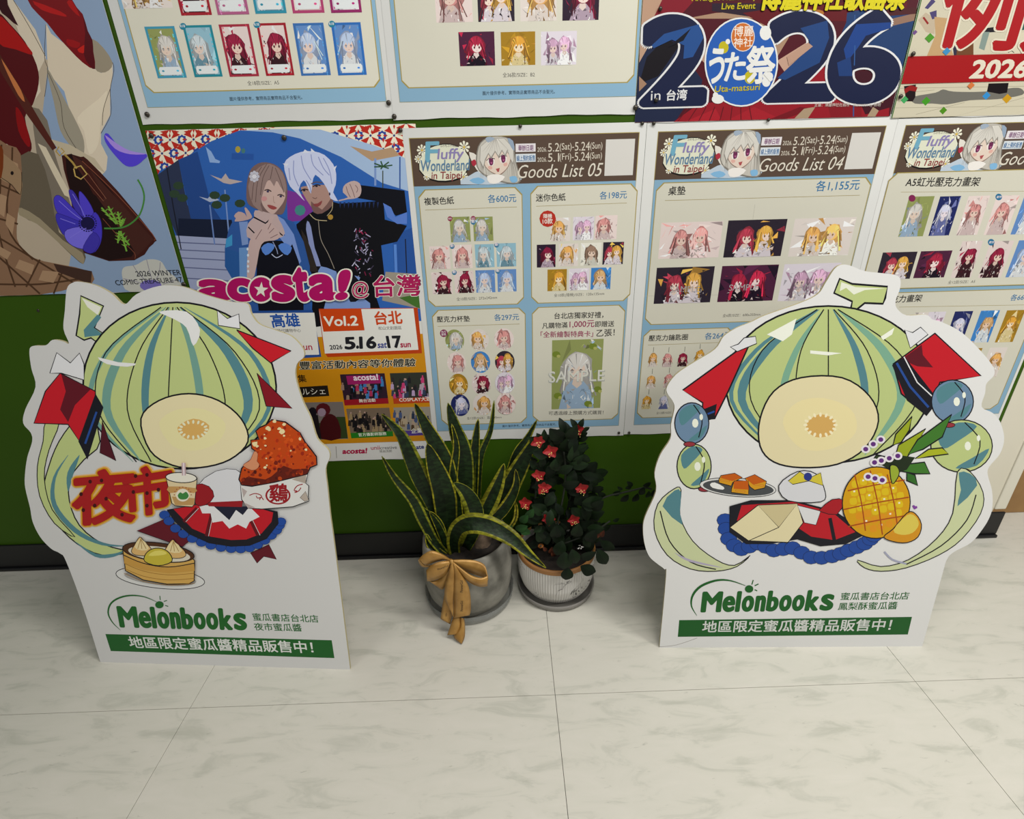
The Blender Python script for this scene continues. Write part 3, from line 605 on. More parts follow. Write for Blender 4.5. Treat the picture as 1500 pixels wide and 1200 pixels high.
A.P([(420, 160), (600, 180), (560, 420), (600, 525), (350, 525), (430, 330)], 'b9976c'); A.P([(560, 180), (640, 60), (620, 440), (640, 525), (600, 525), (580, 350)], '2e2a40')
A.P([(640, 380), (780, 400), (780, 525), (620, 525)], '6b4226'); A.P([(850, 270), (1010, 250), (1000, 300), (840, 310)], '1d1820'); A.P([(870, 300), (930, 300), (880, 470), (830, 450)], '7f9088')
A.P([(1140, 290), (1160, 200), (1263, 180), (1263, 280)], '2c5a50'); A.P([(1170, 60), (1263, 0), (1263, 140), (1180, 150)], 'a86a58'); A.P([(1150, 140), (1250, 130), (1170, 210)], '17141c')
A.P([(1070, 330), (1263, 300), (1263, 510), (1060, 500)], 'cfc6ae'); A.S([(1100, 490), (1130, 475), (1155, 492)], 7, '2a3a34', 3)
A.P([(310, 170), (325, 160), (370, 220), (355, 232)], '8c2420')
A.flush('painted_ground', rX, keep=True)
A.TO('例', (420, 430), (1130, 470), 'a3141a', 'd8cfba', (610, -330), off=.03, ow=.022)
A.TO('大', (1205, 470), (1900, 470), 'a3141a', 'd8cfba', (1390, -330), off=.03, ow=.022)
A.flush('festival_lettering', rX, keep=True)
a = A.p(130, 528); b = A.p(105, 780); A.raw([(.9262, b[1]), (1.5595, b[1]), (1.5595, a[1]), (.9262, a[1])], '9c1014')
A.T('2026', (742, 726), (1250, 718), 'd8d0bc', C=(790, 565), off=.045); A.flush('red_band', rX, keep=True)
A.P([(140, 800), (250, 785), (245, 900), (220, 940), (160, 940)], '1b0c10'); A.P([(140, 830), (200, 790), (265, 810), (250, 850), (190, 840), (150, 870)], '8c1818')
A.P([(920, 775), (1105, 770), (1090, 860), (1020, 872), (905, 850)], '120a0e')
for x, y, c_, t in ((375, 355, '4a8f28', 45), (530, 480, '3a86b8', 38), (240, 305, '6a4a80', 25), (145, 925, '3f9c58', 36), (343, 938, '3f8f20', 42), (502, 1025, '4a8418', 36), (900, 888, '2f86c4', 38), (1090, 915, 'c09018', 45), (755, 795, 'c8703a', 34)): A.P([(x-t, y+5), (x+5, y-t), (x+t, y-5), (x-5, y+t)], c_)
A.flush('confetti_print', rX)
# ---- woman with handbag poster (torso only in view)
rW = poster('glossy blue poster of red knitwear, cream coat and brown handbag, far left', -1.42, .9005, -.8265, 1.74, .0030)
A = Art(WALL, .0032); A.k = 1.35; A.clip = (-1.42, 0.9005, -0.8265, 1.74)
A.raw([(-1.4195, .901), (-.827, .901), (-.827, 1.739), (-1.4195, 1.739)], '7f93ae')
A.zoom(0, 0, 5.218)
A.P([(-200, -300), (60, -300), (60, 0), (180, 240), (300, 400), (380, 470), (330, 900), (350, 1020), (480, 1200), (640, 1200), (640, 1500), (540, 2000), (500, 2200), (0, 2300), (-200, 2300)], 'a89a86')
A.P([(60, 0), (110, 0), (280, 230), (360, 440), (300, 560), (320, 700), (250, 800), (200, 400), (120, 150)], 'c4b8a4')
A.P([(0, 100), (80, 180), (200, 320), (290, 500), (305, 640), (260, 800), (200, 900), (250, 1100), (235, 1170), (180, 1200), (60, 1100), (-150, 1050), (-150, 60)], '4a0c10', 3)
A.P([(0, 130), (90, 200), (200, 330), (260, 420), (130, 380), (0, 330)], '98100e', 3); A.P([(130, 820), (190, 900), (240, 1080), (220, 1120), (150, 1000)], '7c0c0e', 3)
A.P([(0, -150), (60, -100), (70, 40), (150, 200), (60, 130), (0, 60)], '2e0a10', 2)
A.P([(360, 180), (400, 260), (560, 380), (720, 520), (780, 560), (830, 540), (868, 480), (870, 560), (850, 680), (850, 880), (780, 1010), (780, 1100), (830, 1200), (820, 1300), (740, 1390), (640, 1180), (600, 1060), (500, 700), (380, 560), (370, 440)], 'c6b9a4')
A.P([(365, 520), (480, 720), (600, 950), (650, 1080), (640, 1190), (560, 1130), (470, 1000), (420, 780)], '8f8878', 3)
A.P([(715, 300), (800, 370), (868, 480), (840, 540), (780, 558), (730, 520), (720, 400)], '8c8270', 2)
A.P([(220, 0), (200, -200), (600, -200), (560, 0), (640, 110), (680, 240), (715, 310), (722, 400), (735, 530), (640, 480), (540, 380), (440, 270), (370, 180), (290, 100)], '6c0c12', 2)
A.P([(260, 10), (470, 90), (520, 130), (460, 120), (330, 80)], 'a01414', 2); A.P([(520, 20), (560, 10), (620, 130), (560, 80)], '981212', 2); A.P([(600, 380), (690, 330), (700, 370), (640, 410)], 'b01c14', 2); A.P([(520, 300), (620, 330), (600, 370), (530, 350)], '880f12', 2)
A.P([(640, 110), (680, 240), (715, 310), (722, 400), (735, 530), (690, 500), (650, 420), (660, 250)], '4c0a12', 2)
for q in (((360, 190), (350, 440), (375, 540), (350, 740)), ((380, 560), (470, 780), (500, 980), (620, 1180)), ((850, 680), (800, 830), (790, 960)), ((110, 0), (230, 200), (355, 430)), ((868, 480), (878, 540), (850, 690), (855, 870), (780, 1020))): A.S(list(q), 4, '4a4238', 4)
A.P([(600, 900), (760, 760), (830, 700), (780, 900), (760, 1100), (690, 1180), (650, 1000)], 'cfc3ad', 3)
A.P([(255, 820), (370, 920), (420, 1150), (640, 1900), (500, 1820), (330, 1500), (290, 1180)], '70675a', 2)
A.zoom(0, 200, 5.0)
A.P([(160, 140), (290, 130), (380, 400), (440, 700), (620, 830), (625, 920), (590, 920), (450, 790), (300, 640), (155, 570), (150, 300)], '5c5344', 2)
A.P([(160, 520), (300, 600), (470, 760), (610, 850), (622, 925), (590, 915), (430, 770), (280, 640), (150, 575)], '8c8068', 2)
A.P([(285, 50), (345, 80), (545, 460), (480, 430), (400, 280)], 'c2b69e'); A.P([(380, 20), (520, 60), (640, 130), (700, 160), (780, 270), (700, 220), (560, 150), (470, 140)], 'b0a48c')
# plaid trousers
A.P([(-250, 0), (60, 60), (160, 130), (165, 420), (140, 560), (130, 700), (150, 790), (260, 890), (420, 930), (680, 990), (670, 1090), (560, 1100), (300, 1160), (-250, 1170)], '7d5f48', 2)
for q in (((100, 80), (90, 300), (60, 500), (90, 720), (250, 900)), ((20, 60), (10, 400), (0, 700), (120, 1100)), ((0, 600), (140, 640)), ((0, 350), (160, 420)), ((0, 740), (200, 860), (560, 1080)), ((300, 900), (200, 1100)), ((480, 950), (400, 1150)), ((0, 880), (300, 1150)), ((0, 1080), (300, 1080), (600, 1040))): A.S(list(q), 13, '47301f', 4)
for q in (((60, 160), (140, 200), (150, 300), (50, 260)), ((10, 420), (60, 440), (40, 590), (0, 560)), ((60, 560), (120, 600), (100, 720), (50, 640)), ((150, 900), (260, 940), (240, 1010), (120, 960)), ((320, 980), (440, 990), (400, 1070), (290, 1050)), ((0, 800), (90, 850), (60, 900), (0, 860))): A.P(list(q), '9a7c60')
A.P([(0, 300), (100, 350), (165, 430), (160, 250), (40, 130), (0, 100)], '8c7256', 2); A.S([(0, 290), (90, 350), (160, 425), (168, 260)], 4, '20160f', 3); A.P([(-50, 80), (20, 70), (35, 150), (20, 300), (-50, 320)], '6a3010', 2); A.E(98, 268, 12, 15, '1a1210', 10)
A.P([(400, 930), (680, 985), (672, 1080), (560, 1040), (430, 990)], '3c2820')
A.flush('clothes_print', rW, keep=True)
# handbag
A.P([(460, 140), (600, 150), (650, 170), (870, 400), (1130, 720), (1140, 770), (1100, 810), (990, 905), (620, 850), (520, 400)], '3a1813', 2)
A.P([(490, 160), (620, 180), (1000, 640), (970, 880), (640, 850), (530, 420)], '1c0c0b', 2); A.P([(560, 210), (610, 180), (1080, 700), (1120, 760), (1000, 880), (990, 840), (900, 700)], '40201a', 2)
A.P([(600, 240), (660, 230), (770, 440), (760, 470), (690, 420)], '3a1712'); A.S([(620, 300), (765, 472), (785, 455), (650, 270)], 3, '8c5a44'); A.S([(610, 180), (860, 420), (1120, 710), (1135, 760)], 5, '7c4430', 3); A.S([(760, 600), (900, 760), (990, 850), (995, 895)], 4, '7c4430', 3)
A.zoom(0, 0, 5.218)
A.P([(0, 400), (60, 500), (250, 810), (440, 1130), (410, 1150), (210, 870), (20, 560), (-20, 460)], '4a2018'); A.P([(20, 450), (110, 590), (170, 690), (200, 780), (150, 730), (70, 570)], 'b06a3c', 2)
A.zoom(0, 200, 5.0)
A.S([(440, 75), (418, 110), (445, 140), (480, 110), (455, 85)], 9, 'a08440'); A.S([(480, 130), (540, 190), (570, 235)], 14, '9c8040'); A.S([(550, 230), (600, 215), (645, 275), (600, 312), (560, 290), (548, 235)], 10, 'b09450')
A.flush('handbag_print', rW, keep=True)
# anemone
for pts, c_ in (([(640, 600), (560, 420), (515, 390), (520, 440), (560, 540)], '3a2f9c'), ([(620, 620), (520, 500), (440, 430), (402, 460), (430, 560), (520, 620)], '4236b4'), ([(620, 600), (590, 480), (590, 400), (640, 450), (690, 540), (700, 640)], '4a3cba'), ([(690, 560), (740, 600), (755, 700), (740, 790), (690, 850), (660, 760)], '4034b0'), ([(620, 640), (460, 570), (418, 570), (430, 640), (490, 730), (600, 690)], '3830a4'), ([(650, 660), (500, 680), (485, 740), (540, 800), (640, 820), (700, 740)], '6e64d0'), ([(690, 700), (740, 760), (690, 850), (630, 840), (620, 800)], '3a309c')): A.P(pts, c_, 3, line='241c70', lw=3)
A.E(650, 635, 52, 48, '171340', 20, .4)
for k in range(22): t = k*2*math.pi/22; A.E(650+62*math.cos(t), 635+58*math.sin(t), 7, 6, '1c1650', 6)
for q in (((440, 470), (540, 560), (610, 610)), ((450, 600), (560, 640)), ((520, 740), (600, 690), (640, 670)), ((540, 420), (600, 520), (630, 590))): A.S(list(q), 5, '7a70d8', 3)
A.P([(770, 0), (800, -20), (900, 90), (1080, 130), (1060, 170), (1000, 215), (930, 215), (860, 150), (790, 60)], '4c3cc0', 3); A.P([(775, -10), (860, 50), (960, 105), (1080, 128), (960, 130), (850, 90)], '9a80d0', 3)
A.S([(770, 672), (880, 670), (960, 640), (1030, 570), (1062, 460), (1050, 380), (1015, 315)], 12, '3f7a34', 4)
for b_ in (((750, 520), (860, 640)), ((800, 510), (870, 640)), ((870, 550), (890, 650)), ((910, 600), (890, 660)), ((880, 690), (870, 780)), ((880, 700), (955, 795)), ((890, 690), (935, 840))):
    A.S([b_[0], b_[1]], 12, '6a9a38'); dx, dy = b_[1][0]-b_[0][0], b_[1][1]-b_[0][1]
    for t in (.2, .45, .7):
        x, y = b_[0][0]+dx*t, b_[0][1]+dy*t; A.P([(x, y), (x-28, y-8), (x+6, y+14)], '7aa83c'); A.P([(x, y), (x+26, y-18), (x+8, y+12)], '5f9034')
A.P([(910, 960), (1000, 940), (1080, 900), (1180, 910), (1230, 980), (1300, 1040), (1330, 1130), (960, 1135), (905, 1040)], 'b4b4ac', 4)
for q in (((980, 940), (1020, 1000), (1080, 1060)), ((1080, 900), (1100, 980), (1120, 1050)), ((1180, 920), (1170, 1000), (1140, 1060)), ((910, 1040), (1000, 1060), (1080, 1090)), ((1290, 1050), (1200, 1080))): A.S(list(q), 5, '84808c', 3)
A.E(1110, 1090, 80, 42, '6c62a8', 14)
A.flush('anemone_print', rW, keep=True)
A.T('2026 WINTER', (1008, 1024), (1334, 1013), '20242c', off=.012); A.T('COMIC TREASURE 47', (858, 1088), (1345, 1064), '20242c', off=.012); A.flush('lettering', rW)
# ---- blue cosplay event poster
rC = poster('cosplay event poster with two costumed people, magenta title and orange lower half', -.8155, .3735, -.192, 1.268, .0014)
A = Art(WALL, .0016); A.k = 1.35; A.clip = (-0.8155, 0.3735, -0.192, 1.268)
A.raw([(-.815, .374), (-.1925, .374), (-.1925, 1.2675), (-.815, 1.2675)], 'c9c8c2')
A.raw([(-.815, 1.06), (-.1925, 1.06), (-.1925, 1.2675), (-.815, 1.2675)], 'd6cfba')
A.zoom(210, 170, 6)
def star(x, y, r):
    A.P([(x+(r if k % 2 == 0 else r*.78)*math.cos(k*math.pi/8), y+(r if k % 2 == 0 else r*.78)*math.sin(k*math.pi/8)) for k in range(16)], '26418c'); A.E(x, y, r*.38, r*.5, 'd6cfba', 8)
def wedge(x, y, r):
    for k in range(4):
        a = math.pi/4+k*math.pi/2
        A.P([(x+.12*r*math.cos(a), y+.12*r*math.sin(a)), (x+r*math.cos(a-.33), y+r*math.sin(a-.33)), (x+r*.86*math.cos(a), y+r*.86*math.sin(a)), (x+r*math.cos(a+.33), y+r*math.sin(a+.33))], 'a8281e')
    for k in range(4):
        a = k*math.pi/2
        A.P([(x+r*.55*math.cos(a), y+r*.55*math.sin(a)), (x+r*.85*math.cos(a-.12), y+r*.85*math.sin(a-.12)), (x+r*1.0*math.cos(a), y+r*math.sin(a)), (x+r*.85*math.cos(a+.12), y+r*.85*math.sin(a+.12))], 'a8281e')
    A.P([(x-12, y), (x, y-14), (x+12, y), (x, y+14)], '23366c')
def rowmap(i, j): return (135+i*207-j*70*(-1 if 0 else 1)+0*j, 212+j*122)
for j in range(3):
    for i in range(-1, 5):
        x = 135+207*i-(70 if j == 1 else 0)+(55 if j == 2 else 0); y = 212+119*j-i*4; star(x, y, 46)
        wedge(x+103, y-2, 100)
for i in range(-1, 5): wedge(135+207*i+100, 95, 95)
A.zoom(400, 170, 6)
for (x, y) in ((545, 178), (755, 172), (960, 172), (1078, 288)): star(x, y, 46)
for (x, y) in ((650, 175), (858, 172), (1065, 172), (970, 290), (870, 60), (750, 60), (1170, 290), (1170, 60)): wedge(x, y, 98)
A.flush('tile_pattern_print', rC, keep=True)
A.zoom(0, 0, 1)
A.P([(228, 256), (235, 250), (270, 232), (310, 207), (352, 191), (420, 189), (470, 190), (510, 202), (545, 212), (582, 226), (602, 236), (612, 300), (623, 420), (628, 470), (273, 470), (262, 400), (243, 330)], '2a58a0')
A.P([(352, 191), (420, 189), (470, 190), (510, 202), (545, 212), (582, 226), (602, 236), (605, 282), (560, 268), (500, 230), (440, 203), (400, 194)], '93a9c6')
A.P([(228, 256), (262, 234), (275, 300), (300, 330), (330, 330), (350, 345), (262, 350), (245, 330)], '283048')
A.P([(262, 234), (290, 222), (310, 300), (330, 330), (280, 320)], '20407c'); A.P([(262, 320), (340, 322), (345, 350), (262, 345)], '151c30')
A.P([(255, 345), (345, 350), (340, 470), (273, 470)], '8f97b4')
for y in (355, 366, 378, 392, 408, 425): A.S([(258, y), (345, y+4)], 1.6, '585f80')
A.S([(245, 245), (254, 300), (266, 365)], 1.6, '161824'); A.S([(330, 278), (336, 345)], 2, '6f87b8'); A.S([(308, 300), (315, 358)], 2, '5f78ac')
A.P([(308, 256), (325, 262), (331, 254), (336, 262), (356, 266), (338, 270), (328, 268)], 'a89a98'); A.P([(292, 288), (305, 291), (309, 286), (322, 293), (308, 296)], '9aa4ba')
for x, y in ((262, 272), (256, 284), (268, 290), (315, 286), (330, 290), (352, 298), (318, 300)): A.E(x, y, 8, 6, '2a3c2c', 9)
A.P([(302, 215), (310, 222), (316, 233), (323, 236), (322, 239), (308, 238)], '7f9cc8'); A.E(349, 219, 4, 5, '9c8c38', 8); A.E(357, 221, 3, 4, '3f6c6c', 8); A.S([(340, 229), (372, 230)], 9, '244c92')
A.P([(513, 214), (545, 222), (575, 216), (586, 228), (560, 233), (545, 236), (530, 226)], 'a08468'); A.S([(550, 232), (550, 272)], 3, '6f86b4'); A.S([(586, 230), (586, 280)], 2, '33508c'); A.S([(561, 250), (561, 275)], 1.6, '3a4030')
for t in range(7): a = t*.9; A.S([(561, 244), (561+14*math.cos(a), 242+6*math.sin(a))], 2, '2c4a30')
A.P([(420, 278), (445, 285), (460, 300), (455, 322), (422, 325)], '6f2f86'); A.E(440, 308, 8, 8, '3c7a78', 8)
A.P([(575, 345), (612, 330), (625, 440), (580, 440)], '244a8c'); A.S([(579, 358), (581, 415)], 4, '4f7ac0'); A.S([(594, 350), (596, 400)], 1.5, '181820'); A.P([(565, 398), (622, 402), (628, 455), (560, 440)], '8c8478'); A.P([(585, 436), (626, 428), (630, 455), (610, 450)], '3c6428')
A.flush('background_photo', rC, keep=True)
Z = lambda: A.zoom(330, 210, 5.556)
Z()
# man on the right
A.P([(580, 660), (690, 570), (860, 470), (930, 490), (1250, 470), (1290, 480), (1300, 620), (1480, 670), (1400, 800), (1270, 830), (1300, 1100), (1230, 1250), (1280, 1400), (700, 1500), (720, 1100), (600, 800)], '0d0d12')
A.P([(1105, 340), (1460, 385), (1480, 560), (1390, 590), (1280, 480), (1080, 445)], '0d0e16'); A.P([(1285, 485), (1350, 520), (1385, 600), (1480, 560), (1480, 655), (1400, 655), (1320, 600)], '4f70b8')
A.P([(930, 460), (1000, 440), (960, 400), (965, 350), (1000, 320), (1050, 305), (1095, 325), (1110, 380), (1095, 430), (1050, 450), (1000, 455), (930, 470)], 'ae9894', 2)
for q in (((985, 350), (1000, 400), (1020, 440)), ((1015, 330), (1040, 390), (1055, 440)), ((1060, 340), (1080, 370), (1070, 400))): A.S(list(q), 5, '6a5050', 3)
A.P([(620, 370), (640, 350), (850, 340), (860, 450), (870, 480), (800, 560), (740, 555), (690, 500), (640, 420)], '9c7c72', 2)
A.P([(700, 470), (790, 540), (860, 450), (880, 500), (790, 570), (720, 560)], '6c504c', 2)
A.P([(480, 170), (530, 110), (620, 70), (720, 65), (810, 95), (880, 170), (905, 250), (900, 340), (880, 400), (920, 470), (860, 450), (845, 400), (800, 320), (735, 255), (710, 330), (700, 410), (670, 350), (640, 300), (600, 380), (650, 470), (580, 400), (530, 350), (500, 270)], 'b6bcdc', 2)
for q in (((620, 100), (640, 200), (700, 300)), ((700, 90), (720, 180), (800, 260)), ((560, 140), (560, 250), (600, 350)), ((800, 120), (850, 220), (870, 330)), ((660, 300), (690, 350), (700, 400)), ((520, 200), (530, 300)), ((760, 110), (800, 200), (850, 260))): A.S(list(q), 7, '8088b4', 3)
for q in (((630, 80), (650, 50), (690, 75)), ((500, 190), (470, 165), (520, 165)), ((880, 200), (910, 180), (890, 230)), ((700, 70), (700, 40), (740, 75))): A.P(list(q), 'c4c8e0')
for e in ((645, 380), (745, 345)): A.S([(e[0]-30, e[1]+8), (e[0], e[1]-8), (e[0]+32, e[1])], 9, '2a2024', 3); A.E(e[0], e[1]+3, 11, 9, '2c2430', 8)
A.S([(700, 330), (740, 315), (790, 320)], 8, '5c4a48', 3); A.S([(712, 440), (735, 450), (748, 440)], 5, '5a403c', 3); A.P([(715, 495), (755, 488), (790, 465), (780, 500), (745, 518)], '7c3c3c', 2); A.E(852, 412, 6, 14, '1a1a40', 8)
A.S([(690, 575), (740, 620), (830, 630)], 6, 'a89a78', 3); A.S([(875, 480), (870, 540), (830, 590)], 5, 'a89a78', 3); A.S([(760, 630), (780, 780), (840, 900), (890, 1020)], 5, '8c8478', 4)
A.E(858, 600, 22, 22, '9c7a30', 9); A.P([(670, 630), (700, 680), (730, 850), (780, 1000), (700, 960), (680, 800), (660, 700)], '7c86b0', 2); A.P([(620, 700), (660, 760), (700, 860), (760, 1050), (680, 1040), (650, 900)], '2a2420')
for k in range(60):
    t = rnd.random(); x = 1060+rnd.uniform(-10, 190)*(.4+.6*t); y = 700+370*t+rnd.uniform(-20, 20); A.S([(x, y), (x+rnd.uniform(-30, 40), y+rnd.uniform(8, 40))], 7, rnd.choice(('9c98b4', '7c7894', 'b4b0c8', '8c2448', '6a1838', '3a3448')))
for k in range(10): x = 930+k*34; A.P([(x, 480), (x+16, 478), (x+6, 530)], '1d2a50')
A.P([(780, 1000), (900, 1040), (1100, 1090), (1050, 1200), (1180, 1300), (1150, 1400), (1000, 1420), (800, 1400), (830, 1250), (760, 1100)], '6f88bc', 2); A.P([(900, 1030), (1040, 1060), (1120, 1180), (1100, 1260), (1020, 1290), (960, 1150)], '14141c', 2)
# woman on the left
A.P([(60, 640), (180, 620), (420, 580), (560, 640), (640, 800), (690, 1000), (700, 1600), (150, 1500), (120, 1120), (0, 1000), (0, 850), (30, 700)], '2a4f8e')
A.P([(0, 850), (100, 880), (200, 900), (220, 1100), (70, 1120), (0, 1000)], '24508c'); A.P([(10, 780), (60, 740), (60, 830), (5, 850)], '3a88b8'); A.P([(115, 640), (185, 635), (190, 820), (140, 830)], '7088b8'); A.P([(115, 850), (190, 845), (200, 1090), (120, 1090)], '5f86b8')
A.P([(430, 590), (480, 620), (560, 740), (620, 960), (590, 1000), (520, 800), (430, 650)], '6f88c0'); A.P([(390, 600), (300, 1500), (250, 1200), (270, 850), (200, 700)], '101018')
A.P([(250, 860), (300, 800), (420, 790), (540, 800), (600, 960), (640, 1150), (640, 1500), (280, 1500), (260, 1050)], '0e0f18'); A.P([(440, 760), (520, 740), (560, 800), (520, 860)], '6f88c0')
A.P([(245, 545), (400, 560), (440, 620), (480, 700), (470, 760), (300, 800), (180, 760), (190, 650), (240, 600)], 'b09a98', 2)
A.S([(235, 600), (330, 650), (390, 600)], 12, '101018'); A.S([(190, 680), (240, 730)], 10, '101018'); A.S([(410, 700), (470, 750)], 10, '101018')
A.P([(180, 1090), (190, 850), (220, 760), (290, 690), (350, 640), (370, 590), (400, 600), (380, 650), (430, 700), (450, 760), (400, 790), (320, 800), (280, 870), (240, 1080)], 'b49c98', 2)
for q in (((375, 650), (350, 700)), ((400, 690), (360, 730)), ((430, 740), (370, 770)), ((300, 700), (250, 780))): A.S(list(q), 5, '6c5254')
for p_ in ((185, 860), (188, 910), (190, 960), (188, 1000), (190, 1040)): A.E(p_[0], p_[1], 9, 12, 'c4ccdc', 8)
for s_ in (-1, 1): A.P([(420+s_*15, 830), (420+s_*70, 810), (420+s_*125, 850), (420+s_*90, 910), (420+s_*40, 880)], '4f78c0', 2)
A.S([(380, 900), (420, 930), (470, 905)], 7, 'a8b0c8', 3); A.S([(390, 800), (420, 860), (430, 900)], 6, '8c96b8', 3)
A.P([(90, 610), (75, 590), (110, 555), (160, 570), (180, 600), (160, 530), (175, 525), (215, 580), (215, 610), (150, 630), (80, 635)], 'ae9490', 2)
A.P([(175, 400), (185, 290), (220, 200), (300, 155), (400, 170), (470, 230), (505, 330), (505, 450), (480, 560), (430, 580), (300, 550), (210, 510), (180, 470)], '6c5654', 3)
A.P([(300, 400), (330, 310), (430, 310), (490, 400), (480, 470), (430, 540), (390, 575), (340, 545), (300, 480)], 'b69c94', 3)
A.P([(190, 350), (240, 230), (330, 170), (400, 180), (470, 240), (500, 350), (490, 400), (450, 350), (420, 300), (400, 350), (360, 290), (320, 370), (290, 500), (310, 560), (230, 500)], '85706c', 2)
for q in (((360, 180), (310, 280), (290, 420)), ((390, 190), (370, 290)), ((300, 190), (240, 300), (220, 460)), ((410, 200), (450, 300), (480, 400)), ((340, 170), (270, 300), (250, 480))): A.S(list(q), 5, '574542', 3)
for e in ((350, 390), (455, 430)): A.S([(e[0]-28, e[1]-6), (e[0], e[1]-14), (e[0]+28, e[1]+2)], 8, '2a1e20', 3); A.E(e[0], e[1]+1, 11, 10, '3a3450', 8)
A.P([(345, 500), (385, 505), (425, 525), (395, 540), (360, 525)], '8c4040', 2); A.S([(395, 430), (398, 475), (410, 485)], 4, '94786f', 3); A.E(320, 450, 24, 20, 'b88484', 10)
flower = [(240+30*math.cos(k*.7854), 270+34*math.sin(k*.7854)) for k in range(8)]
for fx, fy in flower: A.E(fx, fy, 14, 14, 'b0b0bc', 7)
A.E(240, 270, 20, 20, 'c8c8d0', 8)
A.flush('people_photo', rC, keep=True)
A.zoom(280, 370, 3.872)
A.TO('a', (62, 250), (218, 262), 'a01058', 'd8d4c6', (62, 155), off=.06, ow=.03)
A.TO('c', (222, 262), (330, 268), 'a01058', 'd8d4c6', (222, 150), off=.06, ow=.03)
A.E(400, 208, 76, 80, 'd8d4c6', 28); A.E(400, 208, 66, 70, 'a01058', 28)
A.P([(400+(42 if k % 2 == 0 else 17)*math.sin(k*math.pi/5+.08), 210-(46 if k % 2 == 0 else 18)*math.cos(k*math.pi/5+.08)) for k in range(10)], 'd8d4c6')
A.TO('s', (478, 268), (580, 264), 'a01058', 'd8d4c6', (470, 140), off=.06, ow=.03)
A.TO('t', (600, 266), (670, 262), 'a01058', 'd8d4c6', (582, 96), off=.06, ow=.03)
A.TO('a', (690, 260), (815, 256), 'a01058', 'd8d4c6', (682, 134), off=.06, ow=.03)
A.TO('!', (835, 258), (875, 256), 'a01058', 'd8d4c6', (858, 106), off=.06, ow=.03)
A.TO('@', (920, 258), (1010, 254), '98184c', 'd8d4c6', (916, 165), off=.015, ow=.03)
A.TO('台灣', (1040, 250), (1300, 242), '98184c', 'd8d4c6', (1034, 132), off=.025, ow=.03)
A.flush('title_lettering', rC, keep=True)
a = A.p(640, 480); b = A.p(640, 1085)
A.raw([(-.8145, A.p(700, 1086)[1]), (-.193, A.p(700, 1086)[1]), (-.193, a[1]), (-.8145, a[1])], 'b87c10')
def card(tl, tr, br, bl, c): A.P([tl, tr, br, bl], c)
A.P([(355, 330), (690, 325), (740, 590), (600, 600), (330, 420)], '1f4484'); A.P([(160, 345), (700, 340), (728, 578), (200, 590)], 'd0cfc8')
A.P([(725, 318), (1285, 312), (1310, 570), (775, 592), (755, 560)], 'a8380e'); A.P([(728, 322), (1262, 316), (1290, 550), (760, 572)], 'd0cfc8'); A.P([(728, 322), (965, 316), (985, 440), (752, 448)], 'b83e10')
A.T('Vol.2', (758, 416), (948, 412), 'd8d4c8', C=(752, 362), off=.03); A.T('高雄', (465, 424), (622, 418), '1f4c98', off=.03); A.T('夢時代購物中心', (470, 453), (625, 450), '33322e'); A.T('5.9sat10sun', (430, 553), (690, 551), 'a01840', off=.02)
A.T('台北', (1048, 408), (1200, 402), 'b84018', off=.035); A.T('松山文創園區', (1064, 438), (1195, 435), '33322e')
A.T('2026', (790, 549), (860, 546), '1d1d22', off=.03); A.T('5', (878, 546), (930, 544), '1d1d22', C=(873, 482), off=.05); A.E(945, 535, 9, 10, '1d1d22', 10); A.T('16', (960, 542), (1048, 540), '1d1d22', C=(957, 478), off=.05); A.T('sat', (1060, 540), (1110, 538), '26347c', C=(1060, 512), off=.03); A.T('17', (1120, 538), (1196, 536), '1d1d22', C=(1108, 475), off=.05); A.T('sun', (1190, 536), (1247, 534), 'a01840', C=(1188, 514), off=.03)
A.TO('！豐富活動內容等你體驗', (560, 664), (1272, 644), '1d1a16', 'd8d0b8', (558, 618), off=.02, ow=.035)
A.T('集', (612, 735), (658, 733), '2a1a08', off=.02); A.P([(560, 765), (775, 752), (785, 812), (570, 824)], '1c1712'); A.T('マルシェ', (590, 808), (765, 802), 'd0ccc0', off=.0)
A.flush('event_lettering', rC, keep=True)
A.P([(600, 850), (862, 845), (892, 1055), (650, 1062)], '6c6460'); A.P([(830, 930), (875, 930), (890, 1052), (700, 1058), (690, 980)], '2c3a1c'); A.P([(740, 1055), (735, 960), (770, 920), (800, 915), (835, 950), (850, 1052)], '3c0c10', 2); A.E(750, 890, 42, 38, '4a1018', 12); A.E(742, 905, 24, 24, '8c7888', 10); A.P([(655, 920), (720, 920), (740, 1050), (680, 1058)], '171216'); A.E(690, 905, 24, 30, '141018', 10)
def photo(tl, tr, br, bl, bg, seed, cs, band, txt, ta, tb, n=46):
    A.P([tl, tr, br, bl], bg); r_ = random.Random(seed)
    for k in range(n):
        u = r_.random(); v = r_.uniform(.15, .72); h = r_.uniform(.06, .14)
        x = tl[0]+(tr[0]-tl[0])*u+(bl[0]-tl[0])*v; y = tl[1]+(bl[1]-tl[1])*v
        c_ = r_.choice(cs); A.P([(x-9, y+26), (x-8, y-4), (x, y-8), (x+8, y-3), (x+10, y+26)], c_); A.E(x, y-12, 5, 6, r_.choice(('a08478', '2c2024', c_)), 6)
    f_ = .82; A.P([(tl[0]+(bl[0]-tl[0])*f_, tl[1]+(bl[1]-tl[1])*f_), (tr[0]+(br[0]-tr[0])*f_, tr[1]+(br[1]-tr[1])*f_), br, bl], band); A.T(txt, ta, tb, 'dcd4c8', off=.015)
photo((845, 690), (1098, 683), (1122, 855), (872, 866), '2c1a28', 3, ('101014', '1a1a20', '8c7060', 'a02c50', '3a70a8', '241c24'), '8c1420', '舞台活動', (955, 850), (1048, 845))
A.P([(880, 698), (1070, 692), (1080, 740), (890, 748)], '8c1c58'); A.T('acosta!', (925, 724), (1062, 720), 'd8c8d0', off=.04)
